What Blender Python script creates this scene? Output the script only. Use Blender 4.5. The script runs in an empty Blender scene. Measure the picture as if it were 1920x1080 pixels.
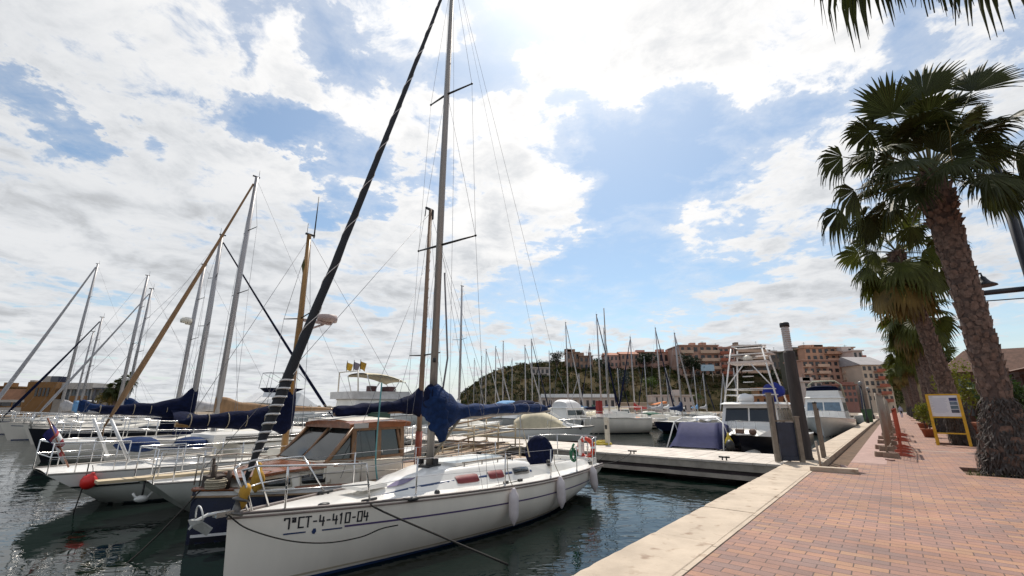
import bpy, bmesh, math, random
from mathutils import Vector, Matrix, noise
random.seed(7)
R=math.radians; PI=math.pi
SC=bpy.context.scene; COL=SC.collection
# ---------------------------------------------------------------- frame of reference
F=830.0; PIT=R(15); CAMZ=1.6
WATER=-0.65
AZ=R(39.76)                      # bearing of the quay from the view axis
SD=(math.sin(AZ),math.cos(AZ)); TD=(math.cos(AZ),-math.sin(AZ))
def Q(s,t,z=0.0):                # along quay, right of quay -> world
    return Vector((s*SD[0]+t*TD[0], s*SD[1]+t*TD[1], z))
def ray(u,v):
    x=(u-960)/F; y=(540-v)/F
    return Vector((x, math.cos(PIT)-y*math.sin(PIT), math.sin(PIT)+y*math.cos(PIT)))
def at(u,v,Y):
    d=ray(u,v); k=Y/d.y
    return Vector((d.x*k, Y, CAMZ+d.z*k))
def onS(u,v,s0):
    d=ray(u,v); k=s0/(d.x*SD[0]+d.y*SD[1])
    return Vector((d.x*k,d.y*k,CAMZ+d.z*k))
def st(p): return (p[0]*SD[0]+p[1]*SD[1], p[0]*TD[0]+p[1]*TD[1])
ANG_S=PI/2-AZ                    # world angle of +s
def lerp(a,b,f): return a+(b-a)*f
def clamp(x,a=0.,b=1.): return max(a,min(b,x))
def sstep(a,b,x):
    f=clamp((x-a)/(b-a)); return f*f*(3-2*f)
# ---------------------------------------------------------------- mesh builder
class MB:
    def __init__(s): s.v=[]; s.f=[]; s.m=[]; s.s=[]
    def add(s,vs,fs,mi=0,sm=False):
        o=len(s.v); s.v.extend([(p[0],p[1],p[2]) for p in vs])
        for f in fs: s.f.append([i+o for i in f]); s.m.append(mi); s.s.append(sm)
    def box(s,c,d,mi=0,rz=0.0,ry=0.0,rx=0.0):
        M=Matrix.Rotation(rz,3,'Z')@Matrix.Rotation(ry,3,'Y')@Matrix.Rotation(rx,3,'X')
        vs=[Vector(c)+M@Vector((d[0]*.5*x,d[1]*.5*y,d[2]*.5*z)) for z in(-1,1) for y in(-1,1) for x in(-1,1)]
        s.add(vs,[(0,2,3,1),(4,5,7,6),(0,1,5,4),(2,6,7,3),(0,4,6,2),(1,3,7,5)],mi)
    def hexa(s,p,mi=0):         # 4 bottom (ccw) + 4 top
        s.add(p,[(3,2,1,0),(4,5,6,7),(0,1,5,4),(1,2,6,5),(2,3,7,6),(3,0,4,7)],mi)
    def quad(s,a,b,c,d,mi=0): s.add([a,b,c,d],[(0,1,2,3)],mi)
    def bar(s,a,b,r0,r1=None,n=8,mi=0,sm=True):
        s.tube([a,b],[r0,r0 if r1 is None else r1],n,mi,sm)
    def tube(s,pts,r,n=6,mi=0,sm=True,ell=1.0):
        pts=[Vector(p) for p in pts]; k=len(pts)
        if not isinstance(r,(list,tuple)): r=[r]*k
        t0=(pts[1]-pts[0]).normalized()
        up=Vector((0,0,1)) if abs(t0.z)<.95 else Vector((1,0,0))
        a=t0.cross(up).normalized(); rings=[]
        for i in range(k):
            t=(pts[min(i+1,k-1)]-pts[max(i-1,0)])
            t=t.normalized() if t.length>1e-9 else t0
            a=(a-t*a.dot(t)); a=a.normalized() if a.length>1e-6 else t.orthogonal().normalized()
            b=t.cross(a)
            rings.append([pts[i]+(a*math.cos(2*PI*j/n)+b*math.sin(2*PI*j/n)*ell)*r[i] for j in range(n)])
        s.loft(rings,mi,sm)
    def loft(s,rings,mi=0,sm=True,closed=True,cap=True):
        n=len(rings[0]); vs=[p for r in rings for p in r]; fs=[]
        for i in range(len(rings)-1):
            for j in range(n if closed else n-1):
                j2=(j+1)%n
                fs.append((i*n+j,i*n+j2,(i+1)*n+j2,(i+1)*n+j))
        s.add(vs,fs,mi,sm)
        if cap and closed:
            o=len(s.v)-len(vs)
            s.f.append([o+j for j in range(n)][::-1]); s.m.append(mi); s.s.append(False)
            s.f.append([o+(len(rings)-1)*n+j for j in range(n)]); s.m.append(mi); s.s.append(False)
    def grid(s,rows,mi=0,sm=True): s.loft(rows,mi,sm,closed=False,cap=False)
    def lathe(s,c,prof,n=16,mi=0,sm=True,M=None):
        rings=[]
        for (r,z) in prof:
            ring=[]
            for j in range(n):
                p=Vector((r*math.cos(2*PI*j/n),r*math.sin(2*PI*j/n),z))
                if M is not None: p=M@p
                ring.append(Vector(c)+p)
            rings.append(ring)
        s.loft(rings,mi,sm)
    def ball(s,c,rad,n=12,m=8,mi=0,M=None,wob=0,seed=0):
        if not isinstance(rad,(tuple,list)): rad=(rad,)*3
        rings=[]
        for i in range(m+1):
            th=PI*i/m; ring=[]
            for j in range(n):
                ph=2*PI*j/n
                p=Vector((max(math.sin(th),.001)*math.cos(ph)*rad[0],max(math.sin(th),.001)*math.sin(ph)*rad[1],-math.cos(th)*rad[2]))
                if wob: p*=1+wob*noise.noise(p*(1.5/max(rad))+Vector((seed,0,0)))
                if M is not None: p=M@p
                ring.append(Vector(c)+p)
            rings.append(ring)
        s.loft(rings,mi,True)
    def torus(s,c,Rr,r,M=None,n=24,m=8,mi=0,seg=None):
        rings=[]
        for i in range(n):
            a=2*PI*i/n; ring=[]
            for j in range(m):
                b=2*PI*j/m
                p=Vector(((Rr+r*math.cos(b))*math.cos(a),(Rr+r*math.cos(b))*math.sin(a),r*math.sin(b)))
                if M is not None: p=M@p
                ring.append(Vector(c)+p)
            rings.append(ring)
        vs=[p for q in rings for p in q]; o=len(s.v); s.v.extend([tuple(p) for p in vs])
        for i in range(n):
            for j in range(m):
                i2=(i+1)%n; j2=(j+1)%m
                s.f.append([o+i*m+j,o+i2*m+j,o+i2*m+j2,o+i*m+j2]); s.m.append(seg(i/n) if seg else mi); s.s.append(True)
    def build(s,name,mats,parent=None):
        me=bpy.data.meshes.new(name); me.from_pydata(s.v,[],s.f); 
        if not isinstance(mats,(list,tuple)): mats=[mats]
        for m in mats: me.materials.append(m)
        me.polygons.foreach_set('material_index',s.m); me.polygons.foreach_set('use_smooth',s.s); me.update()
        o=bpy.data.objects.new(name,me); COL.objects.link(o)
        if parent is not None: o.parent=parent
        return o
def tag(o,label=None,cat=None,group=None,kind=None):
    if label: o['label']=label
    if cat: o['category']=cat
    if group: o['group']=group
    if kind: o['kind']=kind
    return o
def thing(name,label,cat,loc=(0,0,0),rz=0.0,group=None):
    o=bpy.data.objects.new(name,None); COL.objects.link(o); o.empty_display_size=.1
    o.location=loc; o.rotation_euler=(0,0,rz); return tag(o,label,cat,group)
def dup(root,loc,rz,label,group=None,scale=None):
    r=root.copy(); COL.objects.link(r); r.location=loc; r.rotation_euler=(0,0,rz); r['label']=label
    if group: r['group']=group
    if scale: r.scale=scale
    for ch in list(root.children):
        c=ch.copy(); COL.objects.link(c); c.parent=r
        for g in ch.children:
            d=g.copy(); COL.objects.link(d); d.parent=c
    return r
def fixn(o):
    bm=bmesh.new(); bm.from_mesh(o.data); bmesh.ops.recalc_face_normals(bm,faces=bm.faces); bm.to_mesh(o.data); bm.free(); return o
# ---------------------------------------------------------------- materials
def M(name,col,rough=.5,metal=0.0,var=.12,vs=3.0,bump=0.0,bs=40.0,spec=.5,col2=None,coat=0.0,detail=5,coord='Object',stretch=None):
    m=bpy.data.materials.new(name); m.use_nodes=True; nt=m.node_tree; b=nt.nodes['Principled BSDF']
    b.inputs['Roughness'].default_value=rough; b.inputs['Metallic'].default_value=metal
    b.inputs['Specular IOR Level'].default_value=spec
    if coat: b.inputs['Coat Weight'].default_value=coat; b.inputs['Coat Roughness'].default_value=.08
    tc=nt.nodes.new('ShaderNodeTexCoord'); src=tc.outputs[coord]
    if stretch:
        mp=nt.nodes.new('ShaderNodeMapping'); mp.inputs['Scale'].default_value=stretch; nt.links.new(src,mp.inputs[0]); src=mp.outputs[0]
    n=nt.nodes.new('ShaderNodeTexNoise'); n.inputs['Scale'].default_value=vs; n.inputs['Detail'].default_value=detail; n.inputs['Roughness'].default_value=.62
    nt.links.new(src,n.inputs['Vector'])
    rp=nt.nodes.new('ShaderNodeValToRGB'); rp.color_ramp.elements[0].position=.33; rp.color_ramp.elements[1].position=.67
    a=[c*(1-var) for c in col]; c2=[min(1,c*(1+var)) for c in col] if col2 is None else col2
    rp.color_ramp.elements[0].color=(*a,1); rp.color_ramp.elements[1].color=(*c2,1)
    nt.links.new(n.outputs['Fac'],rp.inputs['Fac']); nt.links.new(rp.outputs['Color'],b.inputs['Base Color'])
    if bump:
        n2=nt.nodes.new('ShaderNodeTexNoise'); n2.inputs['Scale'].default_value=bs; n2.inputs['Detail'].default_value=4
        nt.links.new(src,n2.inputs['Vector'])
        bp=nt.nodes.new('ShaderNodeBump'); bp.inputs['Strength'].default_value=bump; bp.inputs['Distance'].default_value=.02
        nt.links.new(n2.outputs['Fac'],bp.inputs['Height']); nt.links.new(bp.outputs[0],b.inputs['Normal'])
    return m
gel=M('white_gelcoat',(.76,.74,.70),.28,var=.07,vs=1.2,coat=.3)
gel2=M('cream_gelcoat',(.66,.62,.54),.35,var=.07,vs=1.5)
hullw=M('weathered_white_hull',(.80,.735,.65),.3,var=.09,vs=.9,coat=.2,stretch=(1,1,.3))
hullg=M('grey_paint_and_hull_shade',(.50,.51,.47),.4,var=.1,vs=1)  # grey boat paint; on the white stern-to yachts it paints in hull shade
nav=M('navy_hull_paint',(.007,.010,.035),.18,var=.2,vs=2,coat=.5)
blk=M('black_hull_paint',(.008,.009,.015),.3,var=.2)
anti=M('antifouling_paint',(.03,.04,.05),.7,var=.3)
antired=M('red_antifouling',(.11,.03,.022),.7,var=.25)
stripe_b=M('blue_stripe_paint',(.02,.045,.13),.35,var=.1)
stripe_p=M('purple_cove_stripe',(.085,.055,.15),.4,var=.1)
stripe_w=M('white_stripe_paint',(.7,.7,.7),.35,var=.05)
varn=M('varnished_mahogany',(.20,.065,.022),.25,var=.35,vs=6,coat=.4,stretch=(.25,2,2))
teak=M('weathered_teak',(.30,.20,.12),.6,var=.25,vs=8,stretch=(.2,3,3))
pale=M('pale_timber',(.50,.40,.26),.6,var=.2,vs=8,stretch=(.3,3,3))
yellowwood=M('golden_spar_varnish',(.27,.14,.035),.35,var=.3,vs=4,stretch=(2,2,.3))
brownspar=M('brown_mast_paint',(.20,.13,.085),.5,var=.25,vs=4,stretch=(2,2,.3))
alu=M('anodised_mast',(.30,.275,.25),.45,.25,var=.12,vs=3,stretch=(2,2,.2))
alu2=M('silver_mast',(.36,.35,.36),.45,.25,var=.12,vs=3,stretch=(2,2,.2))
steel=M('stainless_rail',(.62,.61,.60),.22,.9,var=.06)
wire=M('rigging_wire',(.20,.20,.22),.5,.4,var=.1)
black=M('black_fittings',(.012,.012,.013),.5,var=.2)
cnav=M('navy_canvas',(.004,.007,.028),.9,spec=.15,var=.35,vs=7,bump=.7,bs=17,stretch=(1,1.6,1.6))
cblu=M('royal_blue_canvas',(.006,.022,.08),.85,spec=.2,var=.35,vs=7,bump=.7,bs=17,stretch=(1,1.6,1.6))
cslate=M('slate_blue_tarp',(.032,.036,.105),.75,spec=.3,var=.12,vs=3,bump=.25,bs=9)
csand=M('sand_canvas',(.52,.46,.33),.85,var=.12,vs=4,bump=.25,bs=12)
cwhite=M('white_tarpaulin',(.72,.71,.70),.6,var=.06,vs=3,bump=.25,bs=6)
ctan=M('tan_sailcloth',(.24,.14,.07),.8,var=.2,vs=5,stretch=(2,2,.6))
cgrey=M('grey_sailcloth',(.36,.35,.36),.8,var=.15,vs=5)
cteal=M('teal_canvas',(.02,.13,.16),.8,var=.2); cred=M('red_canvas',(.32,.03,.025),.8,var=.2)
corange=M('orange_canvas',(.55,.16,.03),.8,var=.15); cgreen=M('green_canvas',(.025,.10,.06),.8,var=.2)
clight=M('light_blue_canvas',(.12,.27,.48),.8,var=.2)
fend=M('fender_vinyl',(.60,.54,.55),.45,var=.08,vs=6)
rope=M('dark_rope',(.014,.012,.010),.9,var=.4,vs=60); rope2=M('pale_rope',(.35,.30,.22),.9,var=.3,vs=60)
tealrope=M('teal_rope',(.10,.26,.27),.9,var=.2)
glass=M('dark_window_glass',(.015,.018,.02),.06,var=.3,vs=2,spec=.8)
glassb=M('blue_tinted_glass',(.10,.16,.22),.08,var=.2,spec=.8)
redwin=M('red_window_cover',(.17,.025,.03),.6,var=.15,vs=8)
redbuoy=M('red_buoy_vinyl',(.62,.022,.018),.4,var=.1)
orangebuoy=M('orange_lifebuoy',(.50,.035,.010),.5,var=.12)
yel=M('yellow_paint',(.62,.36,.02),.45,var=.15,vs=6)
yelcloth=M('ochre_cloth',(.42,.23,.03),.9,var=.25,bump=.3,bs=20)
# ================================================================ THE SETTING
def brick_mat():
    m=bpy.data.materials.new('clay_paver'); m.use_nodes=True; nt=m.node_tree; b=nt.nodes['Principled BSDF']; L=nt.links
    tc=nt.nodes.new('ShaderNodeTexCoord'); mp=nt.nodes.new('ShaderNodeMapping'); mp.inputs['Rotation'].default_value=(0,0,AZ)
    L.new(tc.outputs['Object'],mp.inputs[0])
    wn=nt.nodes.new('ShaderNodeTexNoise'); wn.inputs['Scale'].default_value=1.3; wn.inputs['Detail'].default_value=2
    L.new(mp.outputs[0],wn.inputs['Vector'])
    wv=nt.nodes.new('ShaderNodeVectorMath'); wv.operation='MULTIPLY_ADD'; wv.inputs[1].default_value=(.03,.03,0); L.new(wn.outputs['Color'],wv.inputs[0]); L.new(mp.outputs[0],wv.inputs[2])
    def bt(c1,c2,mo):
        t=nt.nodes.new('ShaderNodeTexBrick'); t.inputs['Scale'].default_value=1; t.inputs['Brick Width'].default_value=.29; t.inputs['Row Height'].default_value=.145
        t.inputs['Mortar Size'].default_value=.006; t.inputs['Mortar Smooth'].default_value=.3; t.inputs['Bias'].default_value=0
        t.inputs['Color1'].default_value=c1; t.inputs['Color2'].default_value=c2; t.inputs['Mortar'].default_value=mo; L.new(wv.outputs[0],t.inputs['Vector']); return t
    t=bt((0,0,0,1),(1,1,1,1),(.5,.5,.5,1))
    r=nt.nodes.new('ShaderNodeValToRGB'); r.color_ramp.interpolation='LINEAR'
    E=r.color_ramp.elements
    E[0].position=0; E[0].color=(.225,.145,.125,1); E[1].position=1; E[1].color=(.345,.20,.125,1)
    for p,c in((.22,(.245,.143,.118,1)),(.45,(.29,.16,.122,1)),(.68,(.325,.17,.118,1)),(.85,(.335,.18,.112,1))):
        e=E.new(p); e.color=c
    L.new(t.outputs['Color'],r.inputs['Fac'])
    # larger blotches of wear
    n=nt.nodes.new('ShaderNodeTexNoise'); n.inputs['Scale'].default_value=.8; n.inputs['Detail'].default_value=8; n.inputs['Roughness'].default_value=.65; L.new(mp.outputs[0],n.inputs['Vector'])
    nr=nt.nodes.new('ShaderNodeMapRange'); nr.inputs[1].default_value=.3; nr.inputs[2].default_value=.7; nr.inputs[3].default_value=.74; nr.inputs[4].default_value=1.2; L.new(n.outputs['Fac'],nr.inputs[0])
    mx=nt.nodes.new('ShaderNodeMix'); mx.data_type='RGBA'; mx.blend_type='MULTIPLY'; mx.inputs[0].default_value=1; L.new(r.outputs['Color'],mx.inputs[6]); L.new(nr.outputs[0],mx.inputs[7])
    fn=nt.nodes.new('ShaderNodeTexNoise'); fn.inputs['Scale'].default_value=55; fn.inputs['Detail'].default_value=3; L.new(mp.outputs[0],fn.inputs['Vector'])
    fr=nt.nodes.new('ShaderNodeMapRange'); fr.inputs[1].default_value=.3; fr.inputs[2].default_value=.7; fr.inputs[3].default_value=.86; fr.inputs[4].default_value=1.1; L.new(fn.outputs['Fac'],fr.inputs[0])
    m3=nt.nodes.new('ShaderNodeMix'); m3.data_type='RGBA'; m3.blend_type='MULTIPLY'; m3.inputs[0].default_value=1; L.new(mx.outputs[2],m3.inputs[6]); L.new(fr.outputs[0],m3.inputs[7])
    sn=nt.nodes.new('ShaderNodeTexNoise'); sn.inputs['Scale'].default_value=.55; sn.inputs['Detail'].default_value=6; sn.inputs['Roughness'].default_value=.7; sn.inputs['Distortion'].default_value=.5; L.new(mp.outputs[0],sn.inputs['Vector'])
    sr=nt.nodes.new('ShaderNodeMapRange'); sr.interpolation_type='SMOOTHSTEP'; sr.inputs[1].default_value=.54; sr.inputs[2].default_value=.70; sr.inputs[3].default_value=0; sr.inputs[4].default_value=.55; L.new(sn.outputs['Fac'],sr.inputs[0])
    ms_=nt.nodes.new('ShaderNodeMix'); ms_.data_type='RGBA'; L.new(sr.outputs[0],ms_.inputs[0]); L.new(m3.outputs[2],ms_.inputs[6]); ms_.inputs[7].default_value=(.165,.115,.105,1); m3=ms_
    mo=nt.nodes.new('ShaderNodeMix'); mo.data_type='RGBA'; L.new(t.outputs['Fac'],mo.inputs[0]); L.new(m3.outputs[2],mo.inputs[6]); mo.inputs[7].default_value=(.085,.055,.045,1)
    L.new(mo.outputs[2],b.inputs['Base Color']); b.inputs['Roughness'].default_value=.72; b.inputs['Specular IOR Level'].default_value=.35
    bp=nt.nodes.new('ShaderNodeBump'); bp.invert=True; bp.inputs['Strength'].default_value=.6; bp.inputs['Distance'].default_value=.006; L.new(t.outputs['Fac'],bp.inputs['Height']); L.new(bp.outputs[0],b.inputs['Normal'])
    return m
paver=brick_mat()
paver2=M('old_pink_paver',(.34,.22,.19),.8,var=.18,vs=3,bump=.3,bs=30)
def coping_mat():
    m=M('sandstone_coping',(.44,.355,.27),.8,var=.16,vs=1.3,bump=.35,bs=25,detail=9,col2=(.53,.435,.335)); nt=m.node_tree; b=nt.nodes['Principled BSDF']
    old=b.inputs['Base Color'].links[0].from_socket
    tc=nt.nodes.new('ShaderNodeTexCoord'); n=nt.nodes.new('ShaderNodeTexNoise'); n.inputs['Scale'].default_value=4.5; n.inputs['Detail'].default_value=3; nt.links.new(tc.outputs['Object'],n.inputs['Vector'])
    r=nt.nodes.new('ShaderNodeValToRGB'); r.color_ramp.elements[0].position=.25; r.color_ramp.elements[0].color=(.42,.30,.22,1); r.color_ramp.elements[1].position=.40; r.color_ramp.elements[1].color=(1,1,1,1); nt.links.new(n.outputs['Fac'],r.inputs[0])
    mx=nt.nodes.new('ShaderNodeMix'); mx.data_type='RGBA'; mx.blend_type='MULTIPLY'; mx.inputs[0].default_value=.85; nt.links.new(old,mx.inputs[6]); nt.links.new(r.outputs[0],mx.inputs[7]); nt.links.new(mx.outputs[2],b.inputs['Base Color'])
    return m
coping=coping_mat()
conc=M('weathered_concrete',(.30,.28,.25),.85,var=.2,vs=2.5,bump=.4,bs=20)
pontdeck=M('pontoon_planking',(.52,.465,.41),.75,var=.2,vs=2,bump=.25,bs=20,stretch=(1,1,1))
pontbeam=M('grey_pontoon_timber',(.36,.315,.265),.8,var=.22,vs=2.5,bump=.3,bs=15)
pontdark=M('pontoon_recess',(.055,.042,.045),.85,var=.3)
dirt=M('trench_soil',(.115,.07,.042),.95,var=.35,vs=4,bump=.6,bs=12)
wallstone=M('quay_wall_concrete',(.16,.14,.115),.9,var=.35,vs=1.5,bump=.5,bs=8)
dryland=M('dusty_ground',(.21,.165,.125),.95,var=.25,vs=.08,bump=.2,bs=3)
def water_mat():
    m=bpy.data.materials.new('harbour_water'); m.use_nodes=True; nt=m.node_tree; b=nt.nodes['Principled BSDF']; L=nt.links
    b.inputs['Base Color'].default_value=(.003,.008,.006,1); b.inputs['Roughness'].default_value=.015; b.inputs['IOR'].default_value=1.27; b.inputs['Specular IOR Level'].default_value=.5
    tc=nt.nodes.new('ShaderNodeTexCoord')
    def nz(sc,det,st,dist=0):
        mp=nt.nodes.new('ShaderNodeMapping'); mp.inputs['Rotation'].default_value=(0,0,AZ+.5); mp.inputs['Scale'].default_value=st; L.new(tc.outputs['Object'],mp.inputs[0])
        n=nt.nodes.new('ShaderNodeTexNoise'); n.inputs['Scale'].default_value=sc; n.inputs['Detail'].default_value=det; n.inputs['Distortion'].default_value=dist; n.inputs['Roughness'].default_value=.5; L.new(mp.outputs[0],n.inputs['Vector']); return n
    a=nz(2.6,2,(1,1.7,1),.6); c=nz(.7,2,(1,1.4,1),.4); d=nz(.12,2,(1,1,1))
    # patches of calm and ripple
    pr=nt.nodes.new('ShaderNodeMapRange'); pr.inputs[1].default_value=.38; pr.inputs[2].default_value=.62; pr.inputs[3].default_value=.35; pr.inputs[4].default_value=1.0; L.new(d.outputs['Fac'],pr.inputs[0])
    m1=nt.nodes.new('ShaderNodeMath'); m1.operation='MULTIPLY'; L.new(a.outputs['Fac'],m1.inputs[0]); L.new(pr.outputs[0],m1.inputs[1])
    m2=nt.nodes.new('ShaderNodeMath'); m2.operation='MULTIPLY_ADD'; m2.inputs[1].default_value=2.2; L.new(c.outputs['Fac'],m2.inputs[0]); L.new(m1.outputs[0],m2.inputs[2])
    bp=nt.nodes.new('ShaderNodeBump'); bp.inputs['Strength'].default_value=1.0; bp.inputs['Distance'].default_value=.0115; L.new(m2.outputs[0],bp.inputs['Height']); L.new(bp.outputs[0],b.inputs['Normal'])
    return m
waterm=water_mat()
mb=MB(); mb.quad((-6000,-60,WATER),(6000,-60,WATER),(6000,9000,WATER),(-6000,9000,WATER)); tag(mb.build('water',waterm),kind='structure')
# land behind the quay wall, one big sheet set below the paving
S0,S1=-12.0,150.0; TE,TI,TR=-2.70,-1.85,-1.25
SW=14.55                          # where the dug-up strip starts
mb=MB()
gz=-.22
mb.quad(Q(S0,TI+.01,gz),Q(S0,900,gz),Q(900,900,gz),Q(900,TI+.01,gz)); tag(mb.build('ground',dryland),kind='structure')
mb=MB()
def flat(mb,s0,s1,t0,t1,z,mi=0): mb.quad(Q(s0,t0,z),Q(s0,t1,z),Q(s1,t1,z),Q(s1,t0,z),mi)
# promenade paving, with openings for the tree pits
PITS=[(16.85,2.05),(28.3,2.15),(39.5,2.2),(50.5,2.3),(61.5,2.3),(72.5,2.3),(83.5,2.3),(95,2.3),(107,2.3),(120,2.3)]
PH=.95
cuts=sorted(set([S0,SW]+[x for s,_ in PITS for x in(s-PH,s+PH)]+[S1]))
for a,b_ in zip(cuts[:-1],cuts[1:]):
    tl=TI if b_<=SW+1e-6 else TR
    mid=(a+b_)/2; pit=[p for p in PITS if abs(p[0]-mid)<PH]
    if pit:
        tc=pit[0][1]; flat(mb,a,b_,tl,tc-PH,0); flat(mb,a,b_,tc+PH,30,0)
    else: flat(mb,a,b_,tl,30,0)
for s,t in PITS:                   # cut edges of the paving round each pit
    for (s0,t0,s1,t1) in((s-PH,t-PH,s+PH,t-PH),(s+PH,t-PH,s+PH,t+PH),(s+PH,t+PH,s-PH,t+PH),(s-PH,t+PH,s-PH,t-PH)):
        mb.quad(Q(s0,t0,0),Q(s1,t1,0),Q(s1,t1,-.2),Q(s0,t0,-.2))
mb.quad(Q(SW,TR,0),Q(S1,TR,0),Q(S1,TR,-.2),Q(SW,TR,-.2)); mb.quad(Q(SW,TI,0),Q(SW,TR,0),Q(SW,TR,-.2),Q(SW,TI,-.2))
tag(mb.build('promenade_pavement',paver),kind='structure')
mb=MB(); flat(mb,SW,S1,TI,TR-.004,-.16); tag(mb.build('trench_floor',dirt),kind='structure')
mb=MB(); flat(mb,17.2,80,TR+.004,-.42,.004)
for k in range(46):                # ragged edge of the lifted paving
    s=17.2+random.random()*60; mb.box(Q(s,-.40+random.random()*.12,.02),(.26,.13,.05),rz=ANG_S+random.random()*3)
tag(mb.build('worn_path',paver2),kind='structure')
# pale kerb row between coping and paving
mb=MB()
s=S0
while s<S1:                        # coping stones, joints a few mm wide
    l=2.0+random.random()*.05; s1=min(S1,s+l)-.008; z=random.uniform(0,.006)+.012
    rings=[]; ns=14
    for i in range(ns+1):
        q=lerp(s,s1,i/ns); j=lambda k,a:a*noise.noise(Vector((q*5.3,k,0))); c_=.012+max(0,j(9,.03)); e_=.012 if i in(0,ns) else 0
        rings.append([Q(q,TE+j(1,.008),-.28),Q(q,TI-.07,-.28),Q(q,TI-.07+j(2,.004),z-.008-e_),Q(q,TI-.08+j(2,.006),z-e_),Q(q,TE+c_+.005,z-e_+j(4,.003)),Q(q,TE+j(1,.008),z-c_-e_)])
    mb.loft(rings,0,False); s+=l
tag(mb.build('quay_kerb',coping),kind='structure')
mb=MB(); s=S0
while s<S1:
    l=1.0; z=.008+random.uniform(0,.004)
    mb.hexa([Q(s,TI-.064,-.3),Q(s+l-.01,TI-.064,-.3),Q(s+l-.01,TI-.008,-.3),Q(s,TI-.008,-.3),Q(s,TI-.064,z),Q(s+l-.01,TI-.064,z),Q(s+l-.01,TI-.008,z),Q(s,TI-.008,z)]); s+=l
tag(mb.build('kerb_edging',coping),kind='structure')
mb=MB(); mb.hexa([Q(S0,TE+.05,-4),Q(S1,TE+.05,-4),Q(S1,TI-.08,-4),Q(S0,TI-.08,-4),Q(S0,TE+.05,-.284),Q(S1,TE+.05,-.284),Q(S1,TI-.08,-.284),Q(S0,TI-.08,-.284)])
tag(mb.build('quay_wall',wallstone),'stained concrete quay wall below the sandstone kerb, standing in dark water','wall')
# white line across the promenade by the notice board
mb=MB(); flat(mb,23.3,23.42,-.2,3.2,.004); tag(mb.build('paved_line',M('pale_kerb_line',(.5,.42,.34),.8)),kind='structure')
# pontoons ---------------------------------------------------------------------------------
def pontoon(s0,s1,t0,t1,top,label,n=24):
    r=thing('pontoon',label,'pontoon',Q((s0+s1)/2,(t0+t1)/2,WATER),ANG_S)
    Lx=s1-s0; Ly=t1-t0; zt=top-WATER
    d=MB(); k=0; y=-Ly/2
    w=Ly/n
    for i in range(n):
        y0=-Ly/2+i*w; d.box((0,y0+w/2,zt-.03+random.uniform(-.003,.003)),(Lx+.06,w-.012,.06))
    d.build('deck',pontdeck,r)
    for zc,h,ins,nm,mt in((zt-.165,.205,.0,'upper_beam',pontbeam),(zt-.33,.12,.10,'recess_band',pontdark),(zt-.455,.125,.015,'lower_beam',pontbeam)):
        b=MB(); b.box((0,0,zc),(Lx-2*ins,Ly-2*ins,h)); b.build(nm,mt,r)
    f=MB()
    for i in range(max(2,int(Ly/6))):
        y=-Ly/2+2.5+i*6
        if y<Ly/2-1: f.box((0,y,(zt-.52)/2-.25),(Lx*.7,2.2,zt-.52+.5))
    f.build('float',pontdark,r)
    return r
pontoon(15.3,18.5,-58,-2.74,-.005,'long pale plank pontoon running out from the quay behind the white sailboat',150)
pontoon(47.5,49.7,-75,-2.74,-.02,'second grey pontoon farther along the quay, with motorboats along it',60)
pontoon(84,86.2,-110,-2.74,-.02,'far grey pontoon below the hillside, crowded with small boats',50)
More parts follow.
